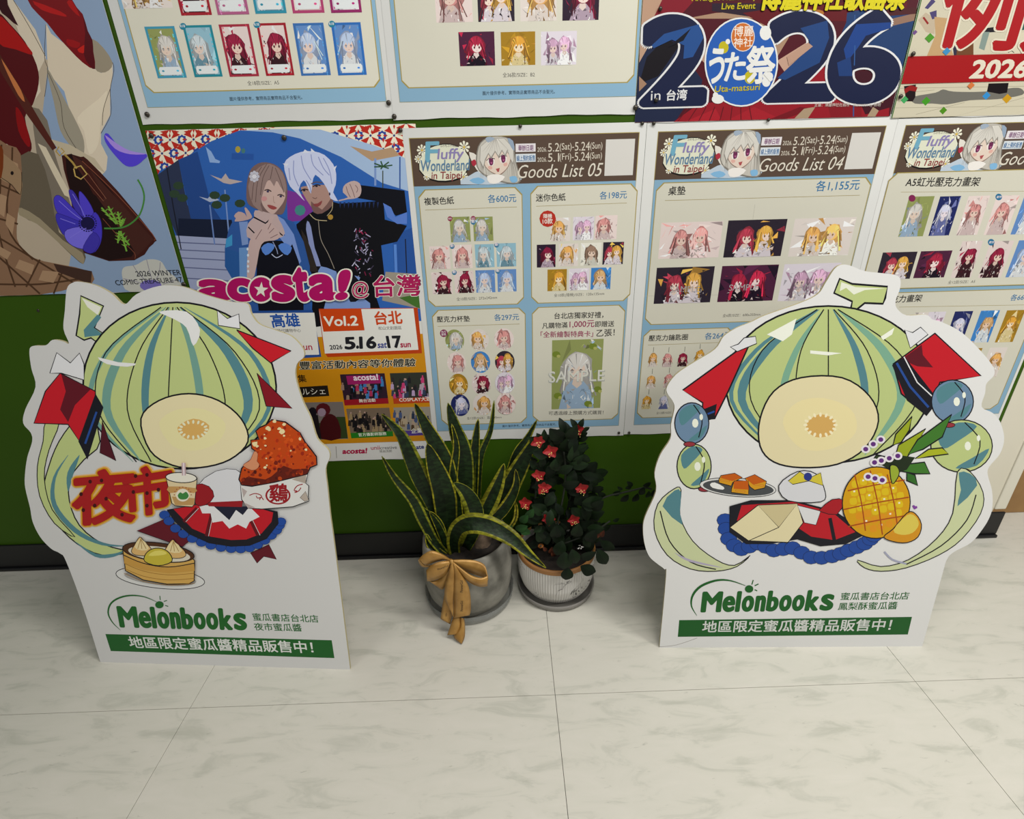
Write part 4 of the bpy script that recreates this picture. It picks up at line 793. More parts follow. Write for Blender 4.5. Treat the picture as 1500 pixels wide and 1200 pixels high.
photo((1127, 683), (1380, 676), (1400, 848), (1150, 857), '2c3028', 5, ('1c1c20', '26262c', 'a890b0', 'b43868', '303a50', 'a09098'), 'a83a18', 'COSPLAY大遊行', (1183, 846), (1390, 838))
photo((880, 885), (1125, 878), (1148, 1040), (910, 1052), '6c5c4c', 8, ('100e10', '181618', '8c7858', '141214', '2a2420'), '1f6c1c', '官方攝影師服務', (952, 1042), (1110, 1034))
photo((1148, 878), (1400, 872), (1420, 1030), (1172, 1040), '8c8478', 9, ('3c4c70', '6c5840', '4a3828', '243048', 'a09078'), '46327c', '企業攤位', (1250, 1024), (1380, 1018))
A.flush('event_photo', rC, keep=True)
a = A.p(700, 1086); b = A.p(700, 1180); A.raw([(-.815, .374), (-.193, .374), (-.193, a[1]), (-.815, a[1])], 'cac9c6')
A.S([(822, 1098), (826, 1165)], 3, '77746e'); A.T('acosta!', (860, 1140), (996, 1136), 'a01040', C=(862, 1112), off=.05); A.T('unii', (1022, 1118), (1072, 1116), '9c1c38', off=.015); A.T('creative', (1074, 1116), (1168, 1112), '5c5a58', off=.01); A.T('我由派創', (1070, 1134), (1140, 1131), '6c6a66', off=.01)
A.T('animate', (1210, 1120), (1322, 1110), '1c2c6c', off=.04); A.flush('sponsor_strip', rC)

# ---- fixing pins
m_pin = mat('pin_metal', '#4a453e', .35, Metallic=.7)
def pin_mesh():
    v = []; f = []; prof = [(.0048, 0), (.0048, .0012), (.0042, .0026), (.0026, .0038), (.0006, .0042)]; n = 14
    for r, y in prof:
        for i in range(n): a = 2*math.pi*i/n; v.append((r*math.cos(a), -y, r*math.sin(a)))
    for k in range(len(prof)-1):
        for i in range(n): j = (i+1) % n; f.append((k*n+i, k*n+j, (k+1)*n+j, (k+1)*n+i))
    f.append(tuple((len(prof)-1)*n+i for i in range(n)))
    me = bpy.data.meshes.new('pushpin'); me.from_pydata(v, [], f); me.update(); me.materials.append(m_pin)
    me.polygons.foreach_set('use_smooth', [True]*len(me.polygons)); return me
PM = pin_mesh()
for x, y, s, off, lab in ((217, 168, 1.15, .004, 'lower left corner of the tall card sheet'), (569.7, 151, 1.15, .004, 'lower right margin of the tall card sheet, upper of two'), (578, 171, 1.15, .005, 'lower left corner of the square picture sheet'),
        (587, 191, 1.1, .005, 'upper left corner of goods list 05'), (762, 185, .9, .005, 'middle of the top margin of goods list 05'), (930, 158, 1.2, .006, 'lower right corner of the square picture sheet'),
        (940, 181, .9, .005, 'top right corner of goods list 05, under the navy poster'), (957, 181, .9, .0045, 'top left corner of the wide picture list'), (1124, 176, .8, .006, 'top edge of goods list 04, under the 2026 digits'), (223, 199, 1.15, .004, 'patterned upper left corner of the cosplay poster'),
        (417, 202, 1.2, .004, 'top centre of the cosplay poster'), (271, 416, 1.3, .006, 'lower right corner of the handbag poster'), (906, 633, .85, .005, 'lower right corner of goods list 05'), (921, 633, .85, .0045, 'lower left corner of goods list 04'),
        (960, 147, 1.0, .007, 'lower left of the navy 2026 digits'), (1334, 80, 1.0, .008, 'left margin above the red band of the festival poster'), (1316, 142, 1.0, .008, 'left margin below the red band of the festival poster'), (966, 14, .9, .007, 'beige upper left part of the 2026 poster')):
    p = WALL.st(x, y); o = link('pushpin', PM if False else PM, None, None); o.location = (p[0], -off+.0006, p[1]); o.scale = (s, 1, s)
    tag(o, 'dark pushpin at the '+lab, 'pushpin', 'pushpins holding the posters')
mk = link('wall_mark', PM, None, None); p = WALL.st(56, 455); mk.location = (p[0], -.0003, p[1]); mk.scale = (.7, .3, .9); mk.name = 'pushpin'
tag(mk, 'small dark pin left alone in the green wall below the handbag poster', 'pushpin', 'pushpins holding the posters')

# ------------------------------------------------------------------ standees
def standee_plane(L, R, lean):
    a = on_floor(*L); b = on_floor(*R); x = (b-a).normalized(); nf = x.cross(Vector((0, 0, 1)))
    y = Vector((0, 0, 1))*math.cos(lean)-nf*math.sin(lean); return Plane(a, x, y)
m_edge = mat('foam_board_edge', '#b8ad7c', .7); m_back = mat('grey_card_back', '#a8a49a', .8)
def board(root, pl, out_px, sharp):
    pts = [pl.st(*q) for q in out_px]; corners = pts[:sharp]; body = pts[sharp:]
    body = [corners[-1]]+body+[corners[0]]
    sp = sm([tuple(q) for q in body], 4); ring = corners[1:-1]+sp if sharp > 2 else sp
    n = len(ring); T = .006
    v = [pl.w(a, b, 0) for a, b in ring]+[pl.w(a, b, -T) for a, b in ring]
    ar = sum(ring[i][0]*ring[(i+1) % n][1]-ring[(i+1) % n][0]*ring[i][1] for i in range(n)); 
    front = list(range(n)) if ar > 0 else list(range(n))[::-1]
    f = [tuple(front), tuple(n+i for i in front[::-1])]; fc = [(.70, .695, .68, 1), col('a8a49a')]
    for i in range(n): j = (i+1) % n; f.append((i, n+i, n+j, j)); fc.append(col('b5ab82'))
    o = mesh('printed_board', v, f, M_BOARD, root, fc=fc); return o
def easel(root, pl, s, h=.5, reach=.17):
    top = pl.w(s, h, -.008); base = pl.w(s, 0, -.008); nf = Vector((pl.n.x, pl.n.y, 0)).normalized()
    bot = Vector((top.x, top.y, 0))-nf*reach; x = pl.x*.09
    v = [top-x*.35, top+x*.35, bot+x, bot-x]; v = [Vector(q) for q in v]; t = nf*-.004
    v[2].z = v[3].z = .0005
    v += [q+t for q in v]; mesh('easel_back', v, [(0, 1, 2, 3), (7, 6, 5, 4), (0, 4, 5, 1), (1, 5, 6, 2), (2, 6, 7, 3), (3, 7, 4, 0)], m_back, root)
GREEN, TEAL, CREAM, INK = 'b0bc7c', '4f7c84', 'd6cba2', '14141a'
def scallop(A, pts, r, c):
    for x, y in pts: A.E(x, y, r, r*.8, c, 12, line='10142c', lw=1.5)
def logo(A, Z_, arc, dot, rays, word, sub1, sub2, band, bandtxt):
    pass
# ---- left standee
PL = standee_plane((147, 970), (513, 981), math.radians(6.8))
rL = empty('cardboard_standee', tuple(PL.o), 'white die-cut standee with night market snacks, left of the potted plants', 'standee')
outL = [(147, 970), (513, 981), (490, 800), (484, 756), (480, 717), (477, 687), (483, 670), (480, 658), (465, 643), (455, 612), (443, 587), (433, 553), (435, 533), (445, 523), (443, 510), (427, 493), (404, 484), (380, 475), (368, 460), (362, 445), (337, 442), (300, 432), (267, 420), (233, 419), (200, 431), (182, 446), (163, 430), (140, 418), (117, 413), (107, 414), (98, 423), (95, 455), (93, 482), (101, 503), (92, 500), (77, 498), (67, 506), (48, 507), (43, 515), (46, 540), (52, 567), (37, 600), (34, 620), (45, 634), (47, 647), (40, 670), (36.5, 696), (37, 715), (44, 744), (48, 765), (59, 787), (75, 804), (88, 811), (97, 823), (122, 890)]
rootn = board(rL, PL, outL[1:]+outL[:1], 1) if False else board(rL, PL, [outL[0], outL[1]]+outL[2:], 2)
easel(rL, PL, .34, .46, .13)
A = Art(PL, .0001, M_BOARD); A.k = 1.32; A.zoom(0, 400, 3)
# a plain melon fruit with stem, leaf slices and pennants stands in for the mascot drawing
A.P([(355, 100), (455, 145), (415, 240), (460, 270), (420, 300), (400, 285), (370, 295), (335, 275), (350, 180)], GREEN, line=INK, lw=7)
A.P([(430, 180), (445, 195), (412, 240), (455, 272), (372, 282), (368, 250)], TEAL); A.P([(360, 110), (445, 150), (430, 185), (385, 150)], 'dadccb')
A.E(790, 495, 425, 365, GREEN, 48, .12, line=INK, lw=8)
for k, (x0_, x1_, wd) in enumerate(((640, 470, 40), (700, 640, 34), (800, 880, 34), (880, 1090, 44), (590, 400, 22), (960, 1180, 22))): A.S([(760+(x0_-760)*.25, 150), ((x0_+x1_)/2*1.0+(x0_-760)*.15, 350), (x1_, 600), ((x1_+770)/2, 830)], wd, TEAL if k % 2 else '6a9488', 6, True)
for x0_, x1_ in ((500, 430), (660, 560), (760, 740), (850, 990), (930, 1140)): A.S([(760+(x0_-760)*.2, 150), ((x0_+x1_)/2, 350), (x1_, 600), ((x1_+770)/2, 830)], 5, INK, 6)
A.P([(700, 170), (820, 170), (880, 250), (850, 320), (820, 240), (760, 200)], 'e2e4d6', 3); A.P([(430, 370), (520, 392), (600, 398), (560, 412), (470, 400)], 'e2e4d6', 2)
A.P([(620, 640), (700, 560), (830, 530), (960, 560), (1060, 640), (1090, 740), (1010, 820), (880, 855), (760, 845), (660, 780)], CREAM, 4, line=INK, lw=7)
A.P([(700, 660), (780, 600), (900, 600), (990, 660), (960, 740), (860, 780), (760, 760)], 'dccf9c', 4); A.P([(780, 680), (850, 640), (920, 670), (890, 720), (820, 730)], 'c9a05a', 3)
for k in range(16): t = k*.3927; A.E(850+58*math.cos(t), 688+34*math.sin(t), 9, 5, 'e6dcb8', 8, t)
A.flush('melon_print', rL, keep=True)
A.P([(380, 560), (330, 640), (260, 740), (215, 850), (190, 980), (250, 1100), (340, 1190), (450, 1240), (560, 1225), (450, 1190), (350, 1110), (305, 1000), (310, 900), (370, 820), (440, 740)], GREEN, 3, line=INK, lw=5)
A.P([(200, 660), (260, 660), (215, 780), (195, 900), (230, 1040), (330, 1160), (240, 1100), (175, 980), (165, 850), (190, 740)], GREEN, 3, line=INK, lw=4)
A.S([(300, 800), (240, 900), (240, 1020), (330, 1130), (450, 1190), (560, 1200)], 22, TEAL, 4, True); A.S([(350, 800), (310, 880), (300, 960)], 26, TEAL, 4, True); A.S([(330, 1180), (420, 1240), (500, 1240), (560, 1215)], 16, TEAL, 4, True)
A.P([(150, 660), (200, 520), (265, 440), (420, 520), (415, 640), (350, 740), (300, 665)], 'b81a26', line=INK, lw=5); A.P([(270, 445), (400, 510), (330, 580), (300, 655), (265, 600), (290, 520)], '5a1420'); A.P([(420, 530), (455, 590), (385, 820), (345, 740)], '17171f'); A.S([(425, 610), (375, 750)], 9, '24478c')
A.P([(250, 350), (310, 395), (350, 352), (370, 400), (370, 470), (270, 440), (220, 440)], 'd2d2d4', line=INK, lw=4)
A.P([(1040, 250), (1280, 343), (1190, 395), (1110, 330)], 'b81a26', line=INK, lw=5); A.P([(1190, 500), (1284, 595), (1170, 585), (1130, 440)], '7a1420', line=INK, lw=4); A.P([(955, 165), (1000, 200), (1050, 180), (1055, 245), (960, 230)], 'd2d2d4', line=INK, lw=4); A.P([(450, 650), (510, 825), (440, 790)], '4a1420', line=INK, lw=3)
A.flush('pennant_print', rL, keep=True)
# night market lettering
for ow, cc in ((.10, 'd8b070'), (.075, 'c89018'), (.045, '9c1a1c')):
    for ch, a_, b_, c_ in (('夜', (330, 1105), (590, 1085), (325, 880)), ('市', (560, 1070), (760, 1040), (545, 870))):
        A.text(ch, A.frame(ch, a_, b_, c_), cc, ow)
for x, y in ((400, 915), (450, 910), (360, 970), (420, 1020), (470, 990), (370, 1040), (540, 1060), (600, 890), (650, 885), (590, 960), (650, 965), (700, 950), (650, 1020)): A.E(x, y, 8, 9, '3c0c10', 8)
A.flush('market_lettering', rL, keep=True)
# red cloth with blue scalloped hem
A.zoom(130, 640, 4.054)
A.P([(290, 555), (470, 480), (620, 600), (560, 650)], '5a1420', line=INK, lw=4); A.P([(960, 690), (1070, 640), (1115, 728), (1040, 710), (1000, 750)], '5a1420', line=INK, lw=4)
hem = sm([(455, 460), (520, 540), (620, 600), (730, 640), (850, 660), (960, 655), (1050, 610), (1120, 550), (1145, 500)], 2)
scallop(A, hem, 32, '1f4490')
A.P([(470, 430), (650, 400), (1000, 415), (1125, 440), (1130, 510), (1060, 600), (960, 640), (850, 645), (720, 625), (600, 570), (520, 500)], '17171f', 0, line=INK, lw=4)
A.P([(510, 425), (650, 400), (1000, 415), (1100, 445), (1090, 500), (1030, 570), (940, 605), (850, 608), (730, 588), (620, 540)], 'b01824', 0)
for q in (((650, 420), (570, 500)), ((740, 440), (705, 585)), ((940, 430), (1010, 580))): A.S(list(q), 22, '5a1018'); A.S([(q[0][0]+8, q[0][1]), (q[1][0]+12, q[1][1])], 3, 'c8c4c4')
A.P([(660, 400), (960, 410), (1020, 470), (960, 500), (940, 540), (890, 515), (840, 540), (800, 495), (740, 505), (730, 450), (680, 450)], 'd0d0d0'); A.P([(740, 400), (960, 410), (920, 460), (880, 430), (840, 490)], '1c1f30')
A.P([(650, 290), (760, 200), (880, 190), (920, 250), (910, 400), (700, 390)], 'c9c9cc', 2, line=INK, lw=3); A.P([(700, 385), (920, 375), (915, 412), (720, 408)], '8c1820')
A.P([(640, 280), (720, 290), (750, 350), (700, 400), (640, 395)], '8c1820', 2, line=INK, lw=3)
A.flush('red_cloth_print', rL, keep=True)
# cup
A.P([(465, 230), (650, 240), (635, 395), (620, 412), (520, 405), (500, 390)], 'cdbb94', line=INK, lw=5); A.P([(480, 290), (640, 300), (632, 330), (560, 318), (490, 330)], 'b58a52', 2); A.P([(500, 350), (635, 360), (630, 400), (520, 402)], 'b08a56')
A.E(556, 238, 92, 30, 'd6d2c4', 24, .05, line=INK, lw=5); A.S([(572, 225), (570, 150)], 24, 'b49a9c'); A.S([(572, 225), (570, 150)], 8, 'd8ccd0')
A.E(565, 342, 40, 38, 'd4cfbc', 16); A.P([(535, 345), (550, 325), (565, 332), (585, 322), (600, 345), (585, 365), (550, 366)], '3a7a3c', 3)
for k in range(9): t = math.pi+k*math.pi/8; A.E(565+50*math.cos(t), 340+46*math.sin(t), 4, 4, '94503c', 6)
A.flush('drink_print', rL, keep=True)
# fried chicken in a paper sleeve
A.zoom(350, 600, 7.5)
A.P([(25, 800), (40, 980), (110, 1075), (260, 1085), (600, 1060), (780, 995), (770, 940), (775, 830), (740, 800), (765, 700), (640, 700), (300, 790)], 'cbcac6', line=INK, lw=9)
A.P([(590, 760), (750, 690), (740, 805), (690, 790)], 'a09488'); A.P([(40, 850), (100, 890), (60, 960)], 'a89c98'); A.P([(60, 1010), (190, 1068), (110, 1075)], 'a89c98'); A.P([(680, 960), (740, 890), (775, 985), (730, 1000)], 'a89c90', line=INK, lw=5)
ch = [(10, 760), (40, 640), (90, 580), (170, 530), (190, 450), (150, 420), (140, 330), (230, 320), (195, 230), (240, 190), (310, 160), (370, 105), (520, 130), (600, 190), (680, 250), (735, 350), (800, 430), (860, 510), (865, 600), (790, 630), (760, 700), (600, 740), (400, 790), (150, 835), (40, 820)]
A.P(ch, 'b04010', line=INK, lw=14)
rr_ = random.Random(4)
A.P([(30, 800), (110, 730), (300, 760), (420, 680), (500, 610), (600, 650), (760, 640), (750, 700), (560, 745), (380, 790), (150, 828)], '5a1a10', 2)
def inside(x, y, P):
    c = False
    for i in range(len(P)):
        a, b = P[i], P[i-1]
        if (a[1] > y) != (b[1] > y) and x < (b[0]-a[0])*(y-a[1])/(b[1]-a[1])+a[0]: c = not c
    return c
k = 0
while k < 150:
    x, y = rr_.uniform(20, 860), rr_.uniform(120, 820)
    if not (inside(x-20, y, ch) and inside(x+20, y, ch) and inside(x, y+18, ch) and inside(x, y-18, ch)): continue
    k += 1; r_ = rr_.uniform(8, 24); c_ = rr_.choice(('c8501a', 'c04a14', '8c2410', '9c2c0e', 'b83c10', '6c1c10')) if y < 650 else rr_.choice(('6c2010', 'a83c14', '7c2410', '4a1410'))
    A.P([(x+r_*(1+rr_.uniform(-.3, .3))*math.cos(t), y+r_*(1+rr_.uniform(-.3, .3))*math.sin(t)) for t in (0, .9, 1.8, 2.7, 3.6, 4.5, 5.4)], c_)
for x, y, r_ in ((330, 200, 26), (345, 215, 18), (455, 205, 24), (485, 235, 34), (505, 280, 16), (400, 125, 26), (505, 155, 20), (295, 310, 18), (185, 370, 34), (210, 395, 20), (300, 390, 14), (680, 315, 20), (745, 432, 16), (578, 445, 12), (295, 630, 18), (310, 530, 10), (250, 430, 8), (290, 268, 9), (318, 605, 10)): A.P([(x+r_*(1+rr_.uniform(-.3, .3))*math.cos(t), y+r_*.8*(1+rr_.uniform(-.3, .3))*math.sin(t)) for t in (0, .9, 1.8, 2.7, 3.6, 4.5, 5.4)], 'd8c898')
A.P([(55, 610), (100, 570), (140, 540), (180, 450), (220, 480), (210, 560), (235, 590), (215, 640), (150, 660)], 'c48460', 2, line='7a2c18', lw=5)
A.E(438, 935, 138, 100, '8c1820', 28); A.E(438, 935, 118, 84, 'cbcac6', 28); A.T('鷄', (345, 1010), (540, 1000), '8c1820', C=(345, 815), off=.03)
for q in (((125, 935), (180, 915), (235, 925), (260, 950), (215, 965), (200, 940)), ((235, 985), (255, 955), (280, 985)), ((710, 812), (650, 830), (615, 880), (660, 890), (690, 850)), ((620, 905), (650, 895), (630, 880))): A.S(list(q), 10, '8c1820', 3)
A.flush('fried_chicken_print', rL, keep=True)
# bamboo steamer
A.zoom(130, 640, 4.054)
A.E(425, 838, 265, 62, 'c9c9c6', 36, .1, line=INK, lw=4); A.E(425, 840, 215, 40, '9c9a96', 30, .1)
A.P([(208, 660), (225, 790), (330, 845), (470, 870), (600, 868), (632, 850), (635, 730), (600, 700), (420, 640), (260, 625)], 'c29a50', line=INK, lw=6)
for y in (0, 30, 60, 90): A.S([(215, 715+y), (330, 762+y), (480, 785+y), (635, 775+y)], 3, '8c6428', 4)
A.E(420, 680, 214, 56, '4a2c18', 36, .12, line=INK, lw=5); A.E(425, 690, 185, 42, 'c8c2b0', 30, .12)
for x, y, w_ in ((322, 645, 62), (515, 660, 68)):
    A.P([(x-w_, y+30), (x-w_*.7, y-8), (x-12, y-55), (x+14, y-28), (x+w_*.8, y+6), (x+w_, y+38), (x+w_*.5, y+56), (x-w_*.6, y+52)], 'c9a468', 3, line=INK, lw=4); A.P([(x-w_*.7, y+5), (x-8, y-48), (x+w_*.7, y+12), (x, y+25)], 'd6c494', 2)
    for d in (-24, 0, 26): A.S([(x-6, y-45), (x+d, y+15)], 4, '9c7c48', 2)
A.P([(340, 735), (345, 690), (385, 660), (440, 658), (485, 685), (500, 735), (420, 760)], 'b8a838', 3, line=INK, lw=5); A.P([(360, 700), (400, 672), (450, 672), (470, 690), (420, 700)], 'd0c460', 2)
A.P([(215, 700), (330, 748), (480, 770), (632, 748), (635, 790), (480, 805), (330, 785), (218, 745)], 'b88c42'); A.S([(210, 695), (330, 745), (480, 768), (634, 745)], 5, INK, 4)
A.flush('steamer_print', rL, keep=True)
def writing(A, root, z, arc, dot, rays, wd, s1, s2, band, bt):
    A.zoom(*z); P_ = sm(arc, 6); n = len(P_)
    for i in range(n-1):
        t0 = i/(n-1); t1 = (i+1)/(n-1); w0 = 1.5+10*math.sin(math.pi*t0)**1.0*(1-.2*t0); w1 = 1.5+10*math.sin(math.pi*t1)*(1-.2*t1); a, b = P_[i], P_[i+1]; dx, dy = b[0]-a[0], b[1]-a[1]; l = math.hypot(dx, dy) or 1; nx, ny = -dy/l, dx/l
        A.P([(a[0]+nx*w0/2, a[1]+ny*w0/2), (b[0]+nx*w1/2, b[1]+ny*w1/2), (b[0]-nx*w1/2, b[1]-ny*w1/2), (a[0]-nx*w0/2, a[1]-ny*w0/2)], '1d5a24')
    A.E(*dot, '1d5a24', 20)
    for q in rays: A.S(list(q), 5, '1d5a24')
    a_, b_, c_ = (Vector(A.p(*q)) for q in wd)
    for ch_, u0, u1, tp in (('M', .012, .148, 1), ('e', .172, .248, .78), ('l', .272, .288, 1), ('o', .318, .390, .78), ('n', .418, .478, .78), ('b', .505, .575, 1), ('o', .600, .672, .78), ('o', .697, .769, .78), ('k', .797, .878, 1), ('s', .908, .988, .80)):
        v, f = glyphs(ch_, 0); x0_ = min(q[0] for q in v); x1_ = max(q[0] for q in v); y0_ = min(q[1] for q in v); y1_ = max(q[1] for q in v)
        def fr(x, y): r = a_+(b_-a_)*(u0+(u1-u0)*(x-x0_)/(x1_-x0_))+(c_-a_)*(.05+(tp-.1)*(y-y0_)/(y1_-y0_)); return (r.x, r.y)
        for k_ in range(14):
            t_ = k_*2*math.pi/14; ex_ = (b_-a_)*.0105*math.cos(t_)+(c_-a_)*.05*math.sin(t_)
            A.add([(fr(*q)[0]+ex_.x, fr(*q)[1]+ex_.y) for q in v], f, [col('1d5a24', A.k)]*len(f))
    A.T(s1[0], s1[1], s1[2], '1f5c28', off=.012); A.T(s2[0], s2[1], s2[2], '1f5c28', off=.012); A.flush('shop_lettering', root, keep=True)
    A.P(list(band), '1a5522'); A.T(bt[0], bt[1], bt[2], 'c9cbc6', off=.02); A.flush('green_banner', root, keep=True)
writing(A, rL, (150, 850, 4.054), [(108, 298), (60, 250), (35, 195), (50, 140), (100, 105), (170, 90), (250, 98), (325, 128)], (340, 145, 25, 21), (((341, 93), (344, 118)), ((365, 127), (384, 120)), ((373, 150), (391, 156))),
        ((103, 281), (863, 299), (80, 153)), ('蜜瓜書店台北店', (898, 240), (1285, 252)), ('夜市蜜瓜醬', (906, 298), (1186, 305)), ((18, 320), (1362, 357), (1378, 463), (50, 421)), ('地區限定蜜瓜醬精品販售中！', (168, 402), (1255, 434)))
# ---- right standee
PR = standee_plane((966, 949), (1351, 947), math.radians(6.8))
rR = empty('cardboard_standee', tuple(PR.o), 'white die-cut standee with pineapple and cake tray, right of the potted plants', 'standee')
outR = [(966, 949), (1351, 947), (1380, 843), (1387, 820), (1397, 809), (1422.5, 795), (1439.5, 775), (1450, 757), (1454, 740), (1453, 718), (1447, 696), (1449, 684), (1465, 664.5), (1471, 642), (1465, 618), (1454, 605), (1438, 596), (1443, 576), (1445, 562), (1456, 550), (1455, 538), (1440, 518), (1410, 488), (1380, 472), (1366, 468), (1356, 461), (1328, 462), (1314, 452), (1312, 440), (1318, 424), (1319, 410), (1312, 403), (1290, 400), (1266, 397), (1245, 389), (1232, 388), (1221.7, 395), (1208.7, 415.5), (1198, 431), (1172, 444), (1121, 462), (1100, 472), (1078, 481), (1060, 493), (1047, 512), (1013, 533), (990, 549), (977, 567), (978, 577), (985, 587), (988, 598), (982, 620), (990, 613)][:51]+[(983, 622), (982, 643), (967, 667), (959, 693), (961, 720), (945, 757), (942, 777), (945, 800), (951.7, 816), (963.6, 826.6), (973, 834), (975.7, 845)]
board(rR, PR, outR, 2); easel(rR, PR, .34, .46, .13)
A = Art(PR, .0001, M_BOARD); A.k = 1.05; A.zoom(1000, 400, 3)
A.P([(690, 25), (745, 48), (900, 60), (890, 110), (880, 135), (800, 132), (765, 160), (760, 200), (735, 200), (738, 160), (745, 125), (665, 88)], GREEN, line=INK, lw=9); A.P([(697, 40), (760, 62), (890, 68), (800, 75), (752, 95), (718, 65), (690, 80)], 'dadccb')
A.zoom(1000, 400, 3)
A.E(640, 490, 450, 345, GREEN, 48, .0, line=INK, lw=8)
for k, (x0_, x1_, wd) in enumerate(((480, 260, 40), (560, 440, 30), (720, 800, 34), (800, 960, 44), (430, 215, 20))): A.S([(640+(x0_-640)*.25, 160), ((x0_+x1_)/2, 340), (x1_, 560), ((x1_+640)/2, 800)], wd, TEAL if k % 2 == 0 else '74a088', 6, True)
for x0_, x1_ in ((400, 300), (540, 500), (640, 640), (760, 860), (850, 1030)): A.S([(640+(x0_-640)*.2, 160), ((x0_+x1_)/2, 340), (x1_, 560), ((x1_+640)/2, 800)], 5, INK, 6)
A.P([(370, 270), (500, 200), (480, 270), (440, 300)], 'e2e4d6'); A.P([(560, 340), (700, 352), (640, 362), (560, 354)], 'e2e4d6'); A.P([(870, 280), (930, 240), (920, 270), (880, 295)], 'e2e4d6')
A.P([(340, 640), (400, 520), (520, 460), (700, 460), (820, 540), (860, 650), (800, 770), (680, 840), (520, 855), (400, 830), (340, 760)], CREAM, 4, line=INK, lw=7)
A.P([(440, 660), (500, 570), (620, 550), (740, 600), (760, 700), (660, 770), (520, 770)], 'dccf9c', 4); A.P([(540, 670), (600, 620), (670, 650), (650, 710), (580, 720)], 'c9a05a', 3)
for k in range(16): t = k*.3927; A.E(605+66*math.cos(t), 668+46*math.sin(t), 10, 6, 'e6dcb8', 8, t)
A.flush('melon_print', rR, keep=True)
A.P([(0, 515), (235, 345), (290, 320), (200, 520), (140, 640), (85, 645), (88, 570)], 'b81a26', line=INK, lw=7); A.P([(88, 600), (150, 575), (140, 640), (85, 655)], '17171f'); A.S([(88, 628), (140, 608)], 8, '24478c'); A.P([(210, 325), (245, 312), (270, 285), (320, 278), (325, 310), (240, 345)], 'd2d2d4', line=INK, lw=4)
A.P([(925, 400), (1108, 265), (1310, 452), (1130, 480), (1070, 625), (960, 530)], 'b81a26', line=INK, lw=7); A.P([(960, 380), (1050, 315), (1055, 360), (1100, 415), (1030, 410)], '5a1420'); A.P([(920, 405), (975, 368), (1125, 560), (1072, 628), (985, 560)], '17171f'); A.S([(940, 395), (1000, 500), (1080, 590)], 10, '24478c'); A.S([(972, 368), (1030, 480), (1110, 555)], 5, 'd8d8d8'); A.P([(975, 250), (1010, 262), (1045, 238), (1078, 270), (1000, 330)], 'd2d2d4', line=INK, lw=4)
for x, y, rx, ry in ((1185, 565, 92, 95), (1225, 760, 135, 115), (40, 660, 75, 90), (50, 850, 75, 98)):
    A.E(x, y, rx, ry, GREEN if y > 700 else '66809a', 28, line=INK, lw=5)
    A.P([(x-rx*.75, y-ry*.5), (x-rx*.1, y-ry*.9), (x+rx*.5, y-ry*.75), (x-rx*.1, y-ry*.2), (x-rx*.6, y+ry*.1)], TEAL, 3); A.P([(x+rx*.9, y+ry*.1), (x+rx*.5, y+ry*.75), (x-rx*.2, y+ry*.85), (x+rx*.35, y+ry*.45)], TEAL, 3)
    A.S([(x+rx*.1, y-ry*.9), (x+rx*.6, y-ry*.2), (x+rx*.4, y+ry*.7)], 5, INK, 4); A.E(x+rx*.2, y, 14, 20, 'dfe2d2', 10); A.E(x+rx*.55, y-ry*.3, 8, 14, 'dfe2d2', 10)
for x, y in ((1170, 668), (1235, 870), (30, 752), (95, 950)): A.E(x, y, 26, 11, '8c3038', 12, line=INK, lw=3)
A.zoom(950, 660, 2.941)
A.P([(1330, 92), (1385, 92), (1440, 180), (1430, 270), (1350, 380), (1250, 450), (1110, 505), (1000, 520), (930, 505), (900, 472), (1000, 500), (1120, 470), (1240, 380), (1310, 270)], 'bfc69a', 3, line=INK, lw=4); A.P([(1335, 95), (1385, 100), (1415, 150), (1330, 240), (1345, 170)], TEAL, 2); A.S([(1410, 190), (1370, 300), (1260, 410), (1110, 490)], 5, INK, 4); A.S([(1015, 436), (1050, 470), (1110, 488)], 8, '9a9cb0', 3)
A.P([(110, 165), (140, 170), (135, 280), (190, 390), (290, 470), (370, 495), (438, 452), (380, 500), (290, 520), (180, 510), (80, 450), (25, 340), (40, 230)], 'bfc69a', 3, line=INK, lw=4); A.P([(112, 172), (140, 180), (135, 270), (145, 320), (60, 240)], TEAL, 2); A.S([(50, 260), (90, 390), (180, 480), (290, 512)], 5, INK, 4); A.S([(112, 440), (180, 475), (320, 505)], 10, 'a7a0b4', 4, True)
A.flush('pennant_print', rR, keep=True)
A.zoom(1000, 400, 3)
A.zoom(950, 660, 2.941)
# red cloth with blue hem
scallop(A, sm([(330, 300), (345, 380), (400, 425), (470, 400), (540, 430), (620, 420), (700, 460), (790, 455), (860, 430), (930, 400), (970, 365)], 2), 36, '1f4490')
A.P([(350, 240), (440, 215), (620, 215), (800, 260), (900, 330), (930, 360), (850, 400), (740, 410), (640, 380), (520, 400), (420, 400), (350, 350)], '17171f', 0, line=INK, lw=4)
A.P([(400, 235), (620, 220), (790, 265), (890, 350), (800, 385), (700, 370), (640, 330), (560, 360), (430, 370), (380, 300)], 'b01824', 0)
A.P([(350, 330), (470, 235), (640, 228), (665, 310), (600, 395), (430, 388)], 'd6cba2', 0, line=INK, lw=4); A.P([(470, 235), (640, 228), (560, 330)], 'c2b58a', 0, line=INK, lw=3); A.S([(560, 330), (430, 388)], 3, INK)
A.P([(640, 235), (740, 260), (720, 320), (670, 310)], 'd0d0d0', line=INK, lw=3); A.P([(740, 250), (790, 210), (840, 215), (810, 275), (740, 262)], 'a01822', 2, line=INK, lw=3); A.S([(780, 290), (800, 390)], 16, '17171f')
A.P([(560, 150), (640, 90), (720, 100), (760, 180), (740, 220), (600, 215)], 'cbcbce', 3, line=INK, lw=4); A.P([(600, 130), (650, 90), (690, 118), (740, 95), (750, 150), (690, 130), (620, 145)], 'c8b83c', line=INK, lw=3); A.E(685, 112, 18, 18, '26347c', 12)
